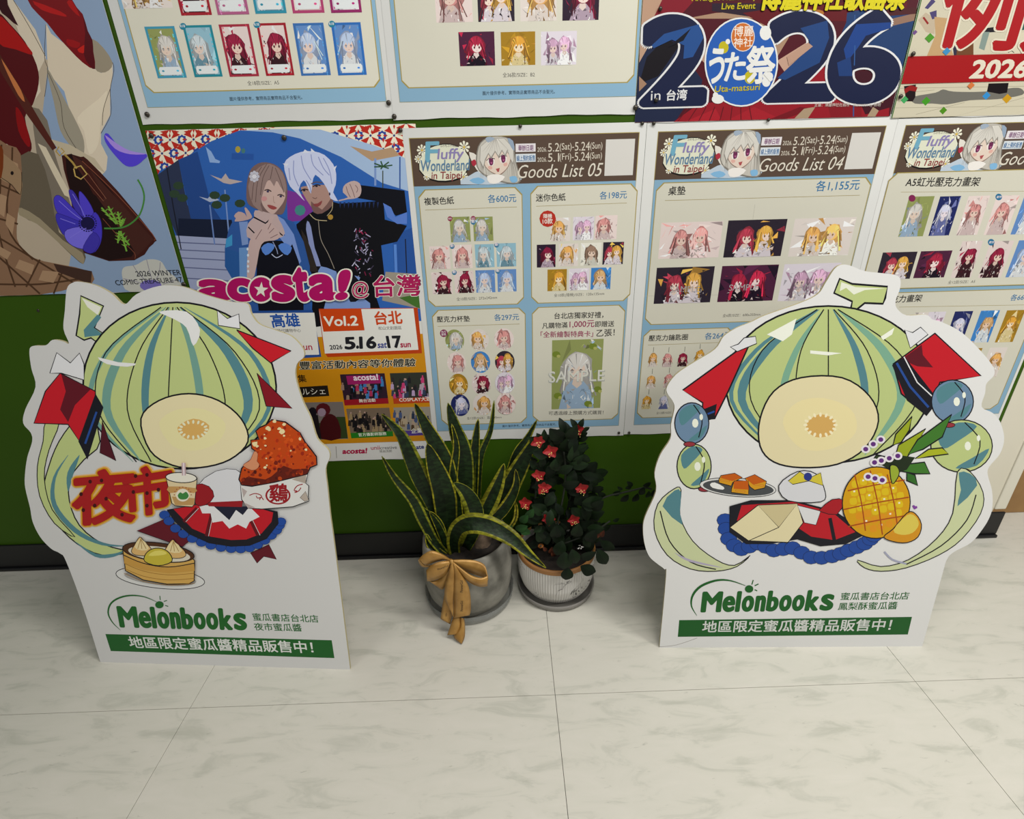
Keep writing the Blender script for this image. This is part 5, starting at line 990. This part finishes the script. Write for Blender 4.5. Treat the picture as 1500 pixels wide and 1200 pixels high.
A.flush('red_cloth_print', rR, keep=True)
# pineapple
A.zoom(1200, 600, 5)
for pts, c_ in (([(540, 260), (560, 180), (680, 50), (660, 150), (600, 240)], '8f9c20'), ([(560, 330), (580, 260), (780, 140), (700, 280), (640, 350)], '8f9c20'), ([(650, 330), (720, 220), (970, 35), (900, 200), (760, 290)], '3c7028'), ([(700, 360), (800, 290), (900, 280), (945, 325), (800, 345)], 'a0a820'), ([(590, 450), (640, 400), (770, 385), (810, 470), (700, 470)], '3c7028'), ([(640, 460), (700, 480), (720, 555), (640, 520)], '2f6424'), ([(380, 380), (420, 330), (500, 350), (560, 420)], '2a3a20')): A.P(pts, c_, 0, line=INK, lw=10)
A.P([(450, 400), (560, 330), (700, 350), (640, 440), (560, 470)], '1e2a18')
A.E(415, 680, 248, 262, 'c8940f', 40, .15, line=INK, lw=8)
for q in range(9):
    for r_ in range(9):
        u = (q-4)*.24; v = (r_-4)*.24
        x = 415+(u*math.cos(.2)-v*math.sin(.2)*.6)*248; y = 680+(u*math.sin(-.28)+v)*262
        if math.hypot((x-415)/248, (y-680)/262) < .84:
            s_ = 25; A.P([(x-s_, y-s_*.7), (x+s_*.8, y-s_*1.0), (x+s_, y+s_*.8), (x-s_*.8, y+s_)], 'cfb018' if y < 760 else 'd08a18', 2)
            if (q+r_) % 3 == 0: A.P([(x-8, y-14), (x+6, y-16), (x+7, y-4), (x-6, y-2)], 'e6e0c8')
for k in (-3, -2, -1, 0, 1, 2, 3):
    h_ = math.sqrt(max(0, 1-(k*.24)**2)); 
    if k % 2 == 0: A.S([(415+k*.24*248-30*h_*-1*0-h_*45, 680-h_*235), (415+k*.24*248+10, 680), (415+k*.24*248+h_*45, 680+h_*235)], 9, '9c4414', 5)
    if k % 2 == 0: A.S([(415-h_*238, 680+k*.25*262+50*h_), (415, 680+k*.25*262), (415+h_*238, 680+k*.25*262-40*h_)], 9, '9c4414', 5)
A.P([(515, 415), (560, 410), (583, 450), (570, 500), (530, 540)], '8fa030', 3, line=INK, lw=7)
A.P([(470, 930), (540, 870), (640, 755), (700, 760), (745, 840), (720, 930), (640, 972), (540, 965)], 'c88a1c', 3, line=INK, lw=7); A.P([(540, 880), (640, 770), (700, 780), (725, 840), (680, 900), (600, 915)], 'd0bc50', 3)
A.P([(690, 725), (680, 705), (693, 698), (702, 708), (715, 706), (718, 720), (697, 732)], '7a3c94')
for g in (((340, 290), (395, 253), (450, 220)), ((402, 386), (452, 372), (510, 355), (572, 338)), ((355, 490), (405, 502), (458, 515))):
    for x, y in g: A.E(x, y, 34, 30, 'd8d4d6', 14)
    for x, y in g: A.E(x, y, 19, 17, '5c2c74', 12)
A.flush('pineapple_print', rR, keep=True)
# tray of square cakes
A.zoom(1020, 600, 7.5)
A.E(455, 855, 420, 100, 'cfcfcc', 40, .08, line=INK, lw=7); A.E(460, 858, 390, 84, '45484a', 36, .08); A.P([(150, 820), (200, 800), (300, 850), (290, 880), (180, 860)], 'dcdcd8', 2)
for pts, tp in (([(245, 770), (270, 725), (420, 700), (505, 745), (400, 800), (380, 840), (250, 805)], [(265, 750), (280, 725), (420, 702), (500, 745), (395, 785)]), ([(535, 755), (640, 715), (770, 790), (750, 860), (640, 885), (590, 850)], [(540, 755), (640, 716), (765, 790), (625, 825)]), ([(385, 870), (415, 785), (570, 785), (575, 880), (570, 935), (385, 910)], [(410, 800), (425, 785), (565, 782), (575, 880), (410, 870)])):
    A.P(pts, 'c88f1c', 0, line=INK, lw=9); A.P(tp, 'b8560f')
for x, y in ((315, 785), (690, 835), (485, 900)): A.S([(x-55, y-12), (x+50, y+2)], 16, 'b0601a'); A.S([(x-50, y-12), (x+45, y+2)], 6, 'e0a830')
A.flush('cake_tray_print', rR, keep=True)
writing(A, rR, (950, 660, 2.941), [(208, 712), (185, 670), (190, 625), (225, 585), (290, 560), (350, 560), (418, 582)], (433, 596, 18, 16), (((445, 578), (451, 558)), ((457, 583), (474, 575)), ((457, 600), (468, 605))),
        ((222, 698), (792, 690), (232, 608)), ('蜜瓜書店台北店', (826, 645), (1118, 642)), ('鳳梨酥蜜瓜醬', (815, 688), (1068, 684)), ((132, 731), (1135, 717), (1117, 793), (126, 803)), ('地區限定蜜瓜醬精品販售中！', (230, 784), (1040, 776)))
A.zoom(950, 660, 2.941); A.S([(48, 846), (120, 838), (210, 808)], 2, '9c9894', 4); A.flush('scuff_mark', rR)

# ------------------------------------------------------------------ cardboard box behind the wall end
m_card = noise_to(mat('brown_card', '#9a7648', .75), 8, '#8f6c42', '#a4804f')
bxr = empty('cardboard_box', (2.1, .3, 0), 'brown cardboard box beyond the end of the wall at right', 'box')
box('carton_body', (1.66, 2.5, .116, .5, 0, .62), m_card, bxr, bevel=.004)
box('carton_flap', (1.66, 2.5, .11, .3, .622, .627), m_card, bxr)

# ------------------------------------------------------------------ snake plant
CX1, CY1 = -.130, -.180
pl1 = empty('potted_snake_plant', (CX1, CY1, 0), 'tall variegated snake plant in a round grey concrete pot', 'plant')
m_conc = noise_to(mat('grey_concrete', '#8b8983', .7), 14, '#5e5c54', '#8c897f', .35, .62, 8, .2)
lathe('pot', CX1, CY1, [(.02, .008), (.094, .008), (.108, .016), (.122, .045), (.130, .09), (.130, .14), (.126, .19), (.122, .222), (.117, .225), (.112, .222), (.112, .19)], m_conc, pl1)
m_clear = mat('clear_plastic', (.30, .31, .29, 1), .15, Alpha=.4)
lathe('saucer', CX1, CY1, [(.0, .001), (.118, .001), (.126, .008), (.131, .034), (.133, .034), (.1285, .006), (.120, 0)], m_clear, pl1)
m_soil = noise_to(mat('dark_soil', '#1c1713', .95), 60, '#120e0b', '#2a211a', bump=.8)
lathe('soil', CX1, CY1, [(.0, .196), (.06, .2), (.1125, .192), (.1125, .188)], m_soil, pl1, 32)
m_trunk = noise_to(mat('rough_trunk', '#4a3c30', .95), 40, '#33281e', '#6a5846', bump=1)
p0 = at(690, 812, -.20); p1 = at(716, 780, -.18)
tube('trunk', [at(698, 828, -.20), at(704, 802, -.195), at(711, 768, -.185)], [.032, .028, .024], m_trunk, pl1, 10)
def blade(pts, wmax, ys, left=1.0, right=1.0, bend=.012, marg=.28, root=pl1, fold=.006, prof=None):
    q = sm(pts, 5); n = len(q); v = []; f = []; fc = []; P3 = []
    for i, (x, y) in enumerate(q):
        t = i/(n-1); Y = ys[0]+(ys[1]-ys[0])*t; P3.append(at(550+x/4.286, 560+y/4.286, Y))
    for i in range(n):
        t = i/(n-1)   # 0 tip, 1 base
        a = P3[max(0, i-1)]; b = P3[min(n-1, i+1)]; d = (b-a).normalized(); view = (P3[i]-CAM).normalized(); side = d.cross(view).normalized(); nrm = side.cross(d)
        wd = (math.sin(min(1, t*1.7)*math.pi/2)**.75)*(1-.35*max(0, (t-.55)/.45)) if prof is None else prof(t)
        wd = max(.02, wd)*wmax/4.286/F*(P3[i]-CAM).dot(FW)/2
        for u in (-1, -1+marg*left*1.2, 0, 1-marg*right*1.2, 1):
            v.append(P3[i]+side*wd*u*-1+nrm*(fold*(abs(u)-.5)*-1))
    yc = rnd.choice(['8a841c', '7c7a1a', '8c8424', '6f7218']); ye = [yc, shade(yc, 1.05), shade(yc, .95)]; dk = ['15240f', '1a2c12', '101a0c']
    for i in range(n-1):
        for k in range(4):
            a = i*5+k; f.append((a, a+1, a+6, a+5))
            fc.append(col(rnd.choice(ye)) if k in (0, 3) else col(dk[k % 2]))
    o = mesh('leaf', v, f, M_LEAF, root, fc=fc, smooth=True); s = o.modifiers.new('s', 'SOLIDIFY'); s.thickness = .0016; s.offset = 0; return o
blades = [([(645, 230), (632, 340), (620, 500), (612, 750), (600, 900)], 66, (-.10, -.15), .5, .5), ([(455, 130), (500, 290), (550, 450), (566, 700), (540, 1000)], 118, (-.12, -.16), .5, .3), ([(745, 115), (722, 300), (655, 480), (640, 750), (620, 950)], 46, (-.09, -.15), .2, 1.3),
          ([(245, 130), (315, 270), (400, 430), (450, 560), (500, 800), (520, 1000)], 118, (-.14, -.17), .4, .3), ([(478, 260), (507, 400), (490, 560), (470, 800), (480, 1000)], 58, (-.14, -.17), .5, .9),
          ([(38, 200), (160, 330), (230, 480), (290, 620), (400, 850), (455, 1060)], 112, (-.16, -.19), 1.1, .3), ([(1015, 235), (955, 350), (890, 450), (830, 620), (720, 800), (620, 1000)], 66, (-.12, -.17), 1.1, .4),
          ([(1005, 340), (940, 470), (860, 620), (780, 780), (640, 960)], 128, (-.15, -.19), .5, .9), ([(325, 385), (370, 520), (430, 700), (450, 900), (465, 1080)], 150, (-.17, -.20), .4, .4), ([(880, 545), (880, 660), (810, 790), (700, 900), (590, 1010)], 74, (-.19, -.20), .2, 1.0),
          ([(875, 745), (884, 800), (868, 880), (780, 980)], 28, (-.19, -.2), 2, 2), ([(808, 510), (775, 620), (725, 740), (665, 860), (590, 1000)], 112, (-.18, -.20), 1.3, 1.4), ([(250, 770), (330, 850), (400, 960), (460, 1080)], 92, (-.2, -.215), .4, .4), ([(340, 810), (400, 900), (450, 1050)], 60, (-.2, -.21), .4, .4),
          ([(490, 630), (560, 690), (610, 780), (625, 890), (560, 1040)], 120, (-.22, -.22), .2, 1.5), ([(40, 465), (120, 600), (235, 740), (300, 870), (370, 1000), (450, 1090)], 72, (-.21, -.235), 1.0, .9), ([(320, 950), (350, 1030), (450, 1095)], 50, (-.23, -.235), 1.0, .6)]
for b in blades: blade(*b[:3], left=b[3], right=b[4])
blade([(1070, 1165), (960, 1075), (850, 975), (720, 905), (600, 885), (520, 920), (490, 1000), (500, 1085)], 128, (-.33, -.23), .9, 1.2, prof=lambda t: min(1, math.sin(min(1, t*2.0)*math.pi/2))*(1-.5*max(0, (t-.6)/.4)))
# ------------------------------------------------------------------ ribbon bow
m_rib = noise_to(mat('gold_satin', '#9a7034', .38, Metallic=.25), 30, '#966c30', '#bc904c', bump=.1)
m_ribt = mat('ribbon_print', '#3a2814', .6)
bow = empty('ribbon_bow', tuple(at(661, 822, -.318)), 'gold satin ribbon bow tied on the grey concrete pot, tails reaching the floor', 'ribbon')
def rib(name, rows, Y, th=.0009):
    rows = [(a[0], a[1], b[0], b[1], y) for (a, b), y in zip(rows, Y)]; q = sm(rows, 5); v = []; f = []; m_ = 5
    for (ax, ay, bx, by, y) in q:
        for k in range(m_):
            t = k/(m_-1); v.append(at(610+(ax+(bx-ax)*t)/8, 800+(ay+(by-ay)*t)/8, y-.006*math.sin(math.pi*t)))
    for i in range(len(q)-1):
        for k in range(m_-1): a = i*m_+k; f.append((a, a+1, a+m_+1, a+m_))
    o = mesh(name, v, f, m_rib, bow, smooth=True); s = o.modifiers.new('s', 'SOLIDIFY'); s.thickness = th; s.offset = 0; return o
rib('loop', [((835, 345), (842, 400)), ((800, 225), (770, 365)), ((700, 172), (670, 330)), ((560, 158), (545, 280)), ((415, 160), (425, 190))], (-.335, -.318, -.316, -.318, -.322))
rib('loop', [((838, 345), (832, 470)), ((760, 372), (740, 476)), ((640, 340), (650, 442)), ((520, 255), (560, 372)), ((418, 172), (440, 215))], (-.336, -.343, -.342, -.336, -.326))
rib('loop', [((402, 158), (398, 178)), ((300, 92), (310, 165)), ((180, 55), (200, 195)), ((90, 95), (130, 222)), ((25, 155), (100, 225))], (-.324, -.328, -.332, -.330, -.326))
rib('loop', [((22, 160), (30, 160)), ((28, 195), (95, 215)), ((70, 245), (140, 228)), ((160, 250), (180, 215))], (-.324, -.318, -.316, -.314))
rib('loop', [((402, 168), (396, 210)), ((290, 180), (335, 338)), ((190, 215), (215, 398)), ((115, 285), (125, 412))], (-.328, -.336, -.338, -.332))
rib('loop', [((125, 402), (165, 415)), ((200, 410), (240, 475)), ((290, 365), (318, 500)), ((385, 240), (395, 330))], (-.326, -.322, -.320, -.320))
rib('tail', [((330, 560), (420, 560)), ((305, 700), (430, 740)), ((283, 855), (398, 918))], (-.322, -.328, -.333))
rib('tail', [((403, 180), (432, 190)), ((365, 350), (470, 330)), ((332, 500), (470, 520)), ((340, 640), (450, 680)), ((412, 780), (440, 860))], (-.330, -.334, -.336, -.337, -.340))
rib('tail', [((432, 840), (520, 835)), ((400, 930), (522, 935)), ((362, 1045), (512, 1032))], (-.336, -.342, -.350))
rib('tail', [((510, 840), (560, 850)), ((512, 950), (570, 960)), ((440, 1060), (565, 1062)), ((520, 1143), (534, 1146))], (-.337, -.344, -.356, -.366))
rib('tail', [((425, 190), (470, 240)), ((438, 380), (588, 420)), ((440, 560), (630, 570)), ((440, 730), (636, 740)), ((442, 846), (622, 812))], (-.332, -.339, -.342, -.343, -.344))
tube('knot', [at(610+400/8, 800+160/8, -.325), at(610+412/8, 800+178/8, -.332), at(610+414/8, 800+205/8, -.333)], [.004, .0065, .004], m_rib, bow, 10)
def ribtext(a, b, Y):
    v, f = glyphs('PowerGd', .01); x0_ = min(q[0] for q in v); x1_ = max(q[0] for q in v)
    A3 = at(610+a[0]/8, 800+a[1]/8, Y); B3 = at(610+b[0]/8, 800+b[1]/8, Y); ex = (B3-A3)/(x1_-x0_); ey = Vector((0, -1, 0)).cross(ex)*-1
    ey = ex.cross(Vector((0, 1, 0))) 
    if ey.dot(Vector((0, 0, 1))) < 0 and abs(ex.z) < abs(ex.x): ey = -ey
    o = mesh('ribbon_lettering', [A3+ex*(q[0]-x0_)+ey*q[1] for q in v], f, m_ribt, bow)
ribtext((545, 545), (545, 405), -.3505); ribtext((545, 765), (545, 645), -.3515); ribtext((255, 285), (375, 240), -.3445); ribtext((350, 855), (358, 790), -.3375)
# ------------------------------------------------------------------ crown of thorns style plant with red flowers
CX2, CY2 = .133, -.158
pl2 = empty('potted_flowering_plant', (CX2, CY2, 0), 'dark leafy plant with red artificial flowers in a ribbed white marble-look pot', 'plant')
m_white = mat('ribbed_white_ceramic', '#c9c6c0', .5)
def crack(m):
    tc = nd(m, 'ShaderNodeTexCoord'); n = nd(m, 'ShaderNodeTexNoise'); n.inputs['Scale'].default_value = 12; n.inputs['Detail'].default_value = 6; n.inputs['Distortion'].default_value = 1.2
    lk(m, tc.outputs['Object'], n.inputs[0]); r = nd(m, 'ShaderNodeValToRGB'); e = r.color_ramp.elements
    e[0].position = .485; e[0].color = col('#c2bfba'); e[1].position = .515; e[1].color = col('#cbc8c3'); x = e.new(.498); x.color = col('#3a3836'); x = e.new(.503); x.color = col('#4a4845')
    n2 = nd(m, 'ShaderNodeTexNoise'); n2.inputs['Scale'].default_value = 9; lk(m, tc.outputs['Object'], n2.inputs[0]); r2 = nd(m, 'ShaderNodeValToRGB'); r2.color_ramp.elements[0].position = .45; r2.color_ramp.elements[1].position = .58; lk(m, n2.outputs[0], r2.inputs[0])
    lk(m, n.outputs[0], r.inputs[0]); mx = nd(m, 'ShaderNodeMix'); mx.data_type = 'RGBA'; mx.inputs[6].default_value = col('#c9c6c0'); lk(m, r2.outputs[0], mx.inputs[0]); lk(m, r.outputs[0], mx.inputs[7]); lk(m, mx.outputs[2], bsdf(m).inputs['Base Color'])
crack(m_white)
lathe('pot', CX2, CY2, [(.02, .010), (.080, .010), (.092, .018), (.104, .04), (.112, .07), (.114, .10), (.114, .135), (.113, .150), (.110, .153), (.106, .150), (.105, .12)], m_white, pl2, 180, (.015, .14), .0011)
m_band = mat('brown_band', '#9a6a38', .5); lathe('rim_band', CX2, CY2, [(.1062, .130), (.1066, .151), (.109, .1545), (.1145, .1535), (.1155, .150), (.1152, .140)], m_band, pl2)
m_sauc = mat('grey_plastic', '#8c8882', .35, Alpha=.85); lathe('saucer', CX2, CY2, [(0, .001), (.098, .001), (.108, .006), (.114, .024), (.117, .024), (.112, .004), (.1, 0)], m_sauc, pl2)
lathe('soil', CX2, CY2, [(0, .132), (.05, .134), (.1045, .128), (.1045, .122)], m_soil, pl2, 32)
def leafmesh(name, c1, c2, cup=.16):
    v = []; f = []; fc = []; n = 7
    for i in range(n+1):
        t = i/n; wd = .30*math.sin(math.pi*min(1, t*.96+.02))**.8; z = .10*math.sin(t*math.pi)-.12*t*t
        v += [(t, -wd, z+cup*wd), (t, 0, z), (t, wd, z+cup*wd)]
    for i in range(n):
        for k in (0, 1): a = i*3+k; f.append((a, a+3, a+4, a+1)); fc.append(col(c1 if k else c2))
    me = bpy.data.meshes.new(name); me.from_pydata(v, [], f); me.update(); at_ = me.color_attributes.new('Col', 'FLOAT_COLOR', 'CORNER'); buf = []
    for k, p in enumerate(me.polygons): buf += list(fc[k])*p.loop_total
    at_.data.foreach_set('color', buf); me.materials.append(M_LEAFD); me.polygons.foreach_set('use_smooth', [True]*len(me.polygons)); return me
LM = [leafmesh('leaf', '101c0e', '0c160b'), leafmesh('leaf', '13210f', '0f1a0c'), leafmesh('leaf', '192a14', '132010')]; LB = leafmesh('leaf', '1c3818', '22421c'); LD = leafmesh('leaf', '5a3020', '4a281c', .4)
def put(name, me, pos, d, up, L, wid=1.0, parent=pl2):
    d = Vector(d).normalized(); up = Vector(up); s = up.cross(d)
    if s.length < 1e-4: s = Vector((1, 0, 0)).cross(d)
    s.normalize(); u = d.cross(s); o = bpy.data.objects.new(name, me); C.objects.link(o); o.parent = parent
    pos = Vector(pos)-parent.location if parent.parent is None else Vector(pos)-parent.location-parent.parent.location
    R_ = Matrix((d*L, s*L*wid, u*L)).transposed().to_4x4(); R_.translation = pos; o.matrix_local = R_; return o
m_stem = mat('dark_stem', '#1e2418', .7)
zz = lambda x, y, Y: at(740+x/5.457, 580+y/5.457, Y)
for pts in ([zz(430, 1180, -.16), zz(500, 900, -.15), zz(560, 600, -.14), zz(572, 300, -.14)], [zz(400, 1180, -.17), zz(330, 900, -.17), zz(340, 450, -.15)], [zz(400, 1180, -.17), zz(250, 900, -.18), zz(260, 600, -.17)], [zz(460, 1180, -.16), zz(560, 1020, -.16), zz(660, 900, -.15), zz(800, 810, -.14), zz(915, 780, -.14)], [zz(915, 780, -.14), zz(1000, 760, -.14), zz(1110, 735, -.13), zz(1170, 745, -.13)], [zz(470, 1180, -.17), zz(620, 980, -.18), zz(610, 760, -.17)], [zz(380, 1180, -.2), zz(480, 700, -.2), zz(460, 400, -.17)], [zz(470, 1180, -.2), zz(700, 1090, -.19), zz(840, 1000, -.18)]):
    q = sm([tuple(p) for p in pts], 4); tube('stem', q, .0028, m_stem, pl2, 6)
r_ = random.Random(11)
def LF(x, y, ang, L, Y=-.16, me=None, up=None, wid=1.0, out=.0):
    p = zz(x, y, Y); a = math.radians(ang); d = Vector((math.cos(a), -out, math.sin(a)))
    put('leaf', me or r_.choice(LM), p, d, up or Vector((r_.uniform(-.3, .3), -1, r_.uniform(.0, .5))), L, wid)
for x, y, an, L in ((575, 270, 118, .036), (580, 270, 65, .034), (560, 275, 165, .033), (590, 280, 15, .030), (580, 360, 20, .030), (580, 425, 5, .031), (580, 510, 5, .032), (580, 600, 18, .030), (560, 340, 160, .028), (560, 420, 200, .03), (560, 520, 170, .028)): LF(x, y, an, L, -.145, wid=.8)
for x, y, an, L in ((920, 760, 215, .026), (985, 790, 230, .032), (1020, 720, 140, .022), (1060, 780, 250, .033), (1100, 720, 20, .025), (1150, 760, 260, .026), (1190, 750, 270, .028), (940, 750, 150, .018), (1110, 730, 250, .030), (960, 740, 20, .02), (680, 760, 20, .034), (690, 730, 340, .038), (740, 770, 320, .032), (720, 1060, 30, .034), (750, 1060, 10, .036), (700, 1120, 320, .034), (860, 1000, 20, .02)): LF(x, y, an, L, -.135, wid=1.05)
k = 0
while k < 240:
    x = r_.uniform(250, 690); y = r_.uniform(290, 1160)
    cx = 440+(y-700)*.05; hw = 60+190*min(1, (y-250)/220)
    if abs(x-cx) > hw or (x > 560 and y < 560 and x > 600): continue
    k += 1; an = math.degrees(math.atan2(-(y-760), (x-cx)*2))+r_.uniform(-80, 80); LF(x, y, an, r_.uniform(.034, .056)*(.7 if x < 300 else 1), r_.uniform(-.23, -.09), wid=r_.uniform(.8, 1.2), out=r_.uniform(-.2, .6))
# brighter leaves low at left, leaves over the pot rim, dried leaves
for x, y, an, L in ((60, 1080, 150, .034), (80, 1060, 20, .036), (120, 1010, 55, .036), (60, 1040, 200, .03), (110, 1060, 340, .034), (170, 970, 60, .036)): LF(x, y, an, L, -.235, me=LB, wid=1.1, out=.3)
zr = lambda x, y, Y: at(590+x/4.839, 780+y/4.839, Y)
for x, y, an, L, wd in ((1150, 140, 265, .040, 1.4), (1200, 120, 285, .035, 1.2), (1130, 60, 250, .036, 1.3), (1260, 240, 340, .034, 1.35), (1170, 250, 262, .03, 1.5), (1380, 120, 300, .04, 1.1), (1250, 180, 30, .038, .9), (1400, 60, 330, .036, 1), (1000, 60, 120, .03, 1.2), (1080, 40, 90, .034, 1.2), (1300, 60, 60, .036, 1.2), (1220, 30, 80, .036, 1.2)):
    a = math.radians(an); put('leaf', r_.choice(LM[:2]), zr(x, y, -.285 if y > 100 else -.25), (math.cos(a), -.25, math.sin(a)), (0, -1, .25), L*1.3, wd)
for x, y, an, L in ((1045, 150, 80, .026), (1070, 170, 100, .024), (1390, 30, 60, .026), (1420, 20, 120, .02), (1020, 130, 120, .02), (1400, 10, 200, .022)):
    a = math.radians(an); o = put('leaf', LD, zr(x, y, -.21), (math.cos(a), -.2, math.sin(a)), (0, -1, .25), L, 1); o['label'] = 'dried brown leaf'
# flowers
m_red = mat('red_felt', '#980a10', .6); m_bead = mat('yellow_bead', '#e8d878', .3)
def petalmesh():
    v = [(0, -.16, 0), (.45, -.42, .12), (1, -.05, .02), (.95, .12, .0), (.5, .40, .14), (0, .16, 0), (.5, 0, -.04)]
    me = bpy.data.meshes.new('petal'); me.from_pydata(v, [], [(0, 1, 6), (1, 2, 6), (2, 3, 6), (3, 4, 6), (4, 5, 6), (5, 0, 6)]); me.update(); me.materials.append(m_red); return me
PT = petalmesh()
def beadmesh():
    import bmesh
    bm = bmesh.new(); bmesh.ops.create_icosphere(bm, subdivisions=1, radius=.5); me = bpy.data.meshes.new('bead'); bm.to_mesh(me); bm.free(); me.materials.append(m_bead); return me
BD = beadmesh()
m_fil = mat('stamen_thread', '#6a1016', .6)
for i, (x, y, an) in enumerate(((578, 270, 90), (265, 360, 60), (362, 435, 30), (268, 630, 100), (305, 725, 10), (605, 735, 20), (155, 850, 80), (340, 975, 60), (545, 985, 110))):
    p = zz(x, y, -.225 if y > 350 else -.205 if i else -.16)
    fl = bpy.data.objects.new('flower', None); C.objects.link(fl); fl.parent = pl2; fl.location = p-pl2.location; fl.empty_display_size = .01
    for kk in range(5):
        a = math.radians(an+kk*72+r_.uniform(-14, 14)); o = put('petal', PT, p, (math.cos(a), -.15-.3*r_.random(), math.sin(a)), (0, -1, .2), r_.uniform(.017, .024), 1.05, fl)
    for kk in range(8):
        q = p+Vector((r_.uniform(-.006, .008), -.009-.004*r_.random(), -.010+r_.uniform(-.007, .012))); o = bpy.data.objects.new('bead', BD); C.objects.link(o); o.parent = fl; o.location = q-p; o.scale = (.0026,)*3
# small orange daisy and white sprig in the pot
m_or = mat('orange_daisy', '#a8641c', .6)
dz = bpy.data.objects.new('daisy', None); C.objects.link(dz); dz.parent = pl2; pd = zr(978, 92, -.24); dz.location = pd-pl2.location
PO = PT.copy(); PO.materials.clear(); PO.materials.append(m_or)
for kk in range(12): a = kk*math.pi/6; put('petal', PO, pd, (math.cos(a), -.3, math.sin(a)), (0, -1, .3), .009, .45, dz)
tube('flower_centre', [pd+Vector((0, .001, 0)), pd+Vector((0, -.004, 0))], .003, m_trunk, pl2, 10)
m_wh = mat('white_sprig', '#b8b6b0', .6); PW = PT.copy(); PW.materials.clear(); PW.materials.append(m_wh); ps = zr(1258, 105, -.27)
for kk in range(8): a = kk*.785; q = ps+Vector((r_.uniform(-.006, .006), 0, r_.uniform(-.005, .006))); put('sprig_petal', PW, q, (math.cos(a), -.5, math.sin(a)), (0, -1, .3), .0045, 1, pl2)
